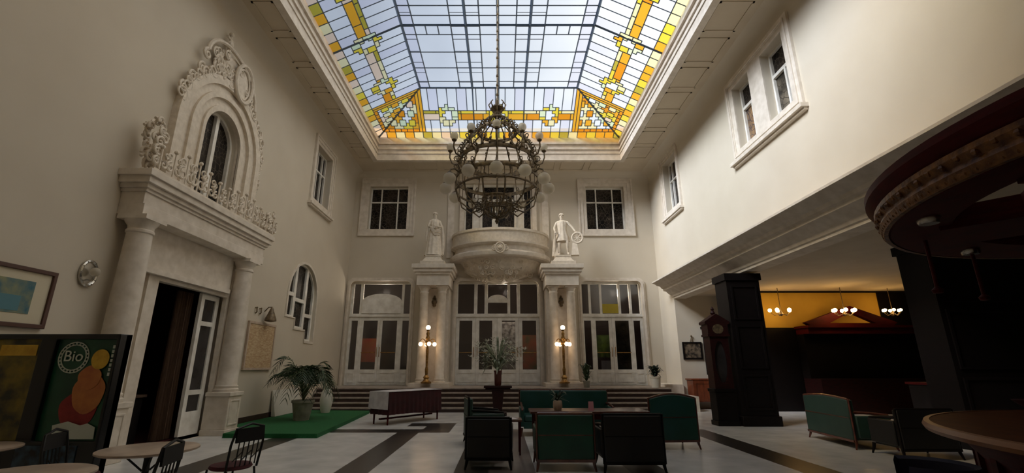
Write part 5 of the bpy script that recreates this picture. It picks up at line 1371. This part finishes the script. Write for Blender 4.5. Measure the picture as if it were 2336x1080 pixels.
# ------------------------------------------------------------------ things glimpsed through the doors
def panel_thing(name, m, x0, x1, y, z0, z1, label, cat, back=0.02):
    b = MB(); b.box(x0, x1, y, y+back, z0, z1); o = b.build(name, m); return tag(o, label, cat)
panel_thing('red_banner', mat('red_orange_banner', rgb(196, 54, 30), 0.6, noise=rgb(190, 110, 40), nscale=3), -6.45, -5.75, 21.7, 1.7, 2.75, 'red and orange banner behind the left glazed door', 'banner')
panel_thing('exhibition_poster', mat('orange_display', rgb(190, 84, 56), 0.6, noise=rgb(90, 96, 60), nscale=3), 0.95, 1.75, 21.7, 1.4, 2.9, 'orange and olive display panel behind the rightmost middle door', 'display')
panel_thing('notice_board', mat('white_notices', rgb(196, 190, 182), 0.6, noise=rgb(84, 76, 76), nscale=7, namt=0.08), -0.08, 0.66, 21.7, 1.4, 3.5, 'pale notice board behind the third middle door', 'notice board')
panel_thing('green_sign', mat('green_sign_face', rgb(104, 128, 40), 0.6, noise=rgb(24, 40, 16), nscale=4, namt=0.1), 4.3, 5.0, 21.7, 1.9, 2.9, 'green sign behind the right glazed door', 'sign')
panel_thing('white_card', 'cloth', 4.3, 4.72, 20.6, 1.36, 1.75, 'white card standing low behind the right glazed door', 'card')
panel_thing('yellow_sign', mat('yellow_sign_face', rgb(176, 156, 44), 0.6), 4.40, 5.08, 20.205, 3.74, 4.14, 'yellow sign in the middle transom light of the right doorway', 'sign')
panel_thing('door_curtain', 'leadedgrey', 4.86, 5.55, 20.5, 1.3, 3.45, 'grey drape behind the right leaf of the right doorway', 'drape')
vp = thing('indoor_bush', 'green bush standing behind the second middle door', 'plant', (-0.72, 21.2, 0.745), group=None)
pot(vp, 0.15, 0.2, 0.4, 'potwhite'); f = MB(); rp = random.Random(31)
for k in range(60): blade(f, (0, 0, 0.4+rp.uniform(0, 0.7)), rp.uniform(0, 2*PI), rp.uniform(0.15, 0.45), rp.uniform(0.1, 0.5), 0.05, 0, 0.4)
f.build('leaves', 'leafpale', vp)
# ------------------------------------------------------------------ daylight
wd = bpy.data.worlds.new('overcast_sky'); bpy.context.scene.world = wd; wd.use_nodes = True
nt = wd.node_tree; nt.nodes.clear()
out = nt.nodes.new('ShaderNodeOutputWorld'); bg = nt.nodes.new('ShaderNodeBackground')
tc = nt.nodes.new('ShaderNodeTexCoord'); sp = nt.nodes.new('ShaderNodeSeparateXYZ')
nt.links.new(tc.outputs['Generated'], sp.inputs[0])
no = nt.nodes.new('ShaderNodeTexNoise'); no.inputs['Scale'].default_value = 3.2; no.inputs['Detail'].default_value = 5; no.inputs['Roughness'].default_value = 0.45
nt.links.new(tc.outputs['Generated'], no.inputs['Vector'])
m1 = nt.nodes.new('ShaderNodeMath'); m1.operation = 'MULTIPLY_ADD'; m1.inputs[1].default_value = 0.85; m1.inputs[2].default_value = 0.36
nt.links.new(sp.outputs['X'], m1.inputs[0])
m2 = nt.nodes.new('ShaderNodeMath'); m2.operation = 'MULTIPLY_ADD'; m2.inputs[1].default_value = 0.45; m2.inputs[2].default_value = -0.12
nt.links.new(no.outputs['Fac'], m2.inputs[0])
m3 = nt.nodes.new('ShaderNodeMath'); m3.operation = 'ADD'
nt.links.new(m1.outputs[0], m3.inputs[0]); nt.links.new(m2.outputs[0], m3.inputs[1])
cr = nt.nodes.new('ShaderNodeValToRGB')
e = cr.color_ramp.elements
e[0].position = 0.16; e[0].color = (0.30, 0.34, 0.41, 1)
e[1].position = 0.86; e[1].color = (1.5, 1.48, 1.42, 1)
n_ = e.new(0.36); n_.color = (0.54, 0.60, 0.69, 1)
n_ = e.new(0.58); n_.color = (0.86, 0.90, 0.94, 1)
nt.links.new(m3.outputs[0], cr.inputs['Fac'])
nt.links.new(cr.outputs['Color'], bg.inputs['Color']); bg.inputs['Strength'].default_value = SKY
nt.links.new(bg.outputs[0], out.inputs['Surface'])

def sun(name, energy, direction, angle, col):
    l = bpy.data.lights.new(name, 'SUN'); l.energy = energy; l.angle = R(angle); l.color = col
    o = bpy.data.objects.new(name, l); C.objects.link(o)
    o.rotation_euler = Vector(direction).to_track_quat('-Z', 'Y').to_euler(); o.location = (0, 0, 20)
    return o
sun('sun', SUN, (0.78, 0.36, -0.55), 28, (0.93, 0.98, 1.05))
def point(name, loc, energy, col, r=0.1):
    l = bpy.data.lights.new(name, 'POINT'); l.energy = energy; l.color = col; l.shadow_soft_size = r
    o = bpy.data.objects.new(name, l); C.objects.link(o); o.location = loc
    return o

for k, xx in enumerate((-5.2, 0.2, 5.0)): point('vestibule_fill', (xx, 20.65, 4.7), 120, (1.0, 0.86, 0.7), 0.15)  # added fill lights, brighten the panels behind the door glass
# ------------------------------------------------------------------ camera
cam = bpy.data.cameras.new('camera'); co = bpy.data.objects.new('camera', cam); C.objects.link(co)
cam.sensor_width = 36.0; cam.sensor_fit = 'HORIZONTAL'
cam.lens = 36.0 * 1050 / 2336
cam.shift_x = (1168 - 1145) / 2336
cam.clip_end = 200
co.location = (0, 0, 1.5)
co.rotation_euler = (PI/2 + math.atan(297/1050), 0, 0)
sc = bpy.context.scene; sc.camera = co
sc.view_settings.view_transform = 'Standard'; sc.view_settings.look = 'None'
sc.view_settings.gamma = 1.0; sc.view_settings.use_curve_mapping = False
sc.view_settings.exposure = EXPO
sc.cycles.max_bounces = 8; sc.cycles.diffuse_bounces = 5; sc.cycles.transparent_max_bounces = 12
sc.cycles.use_denoising = True
sc.cycles.sample_clamp_indirect = 6.0
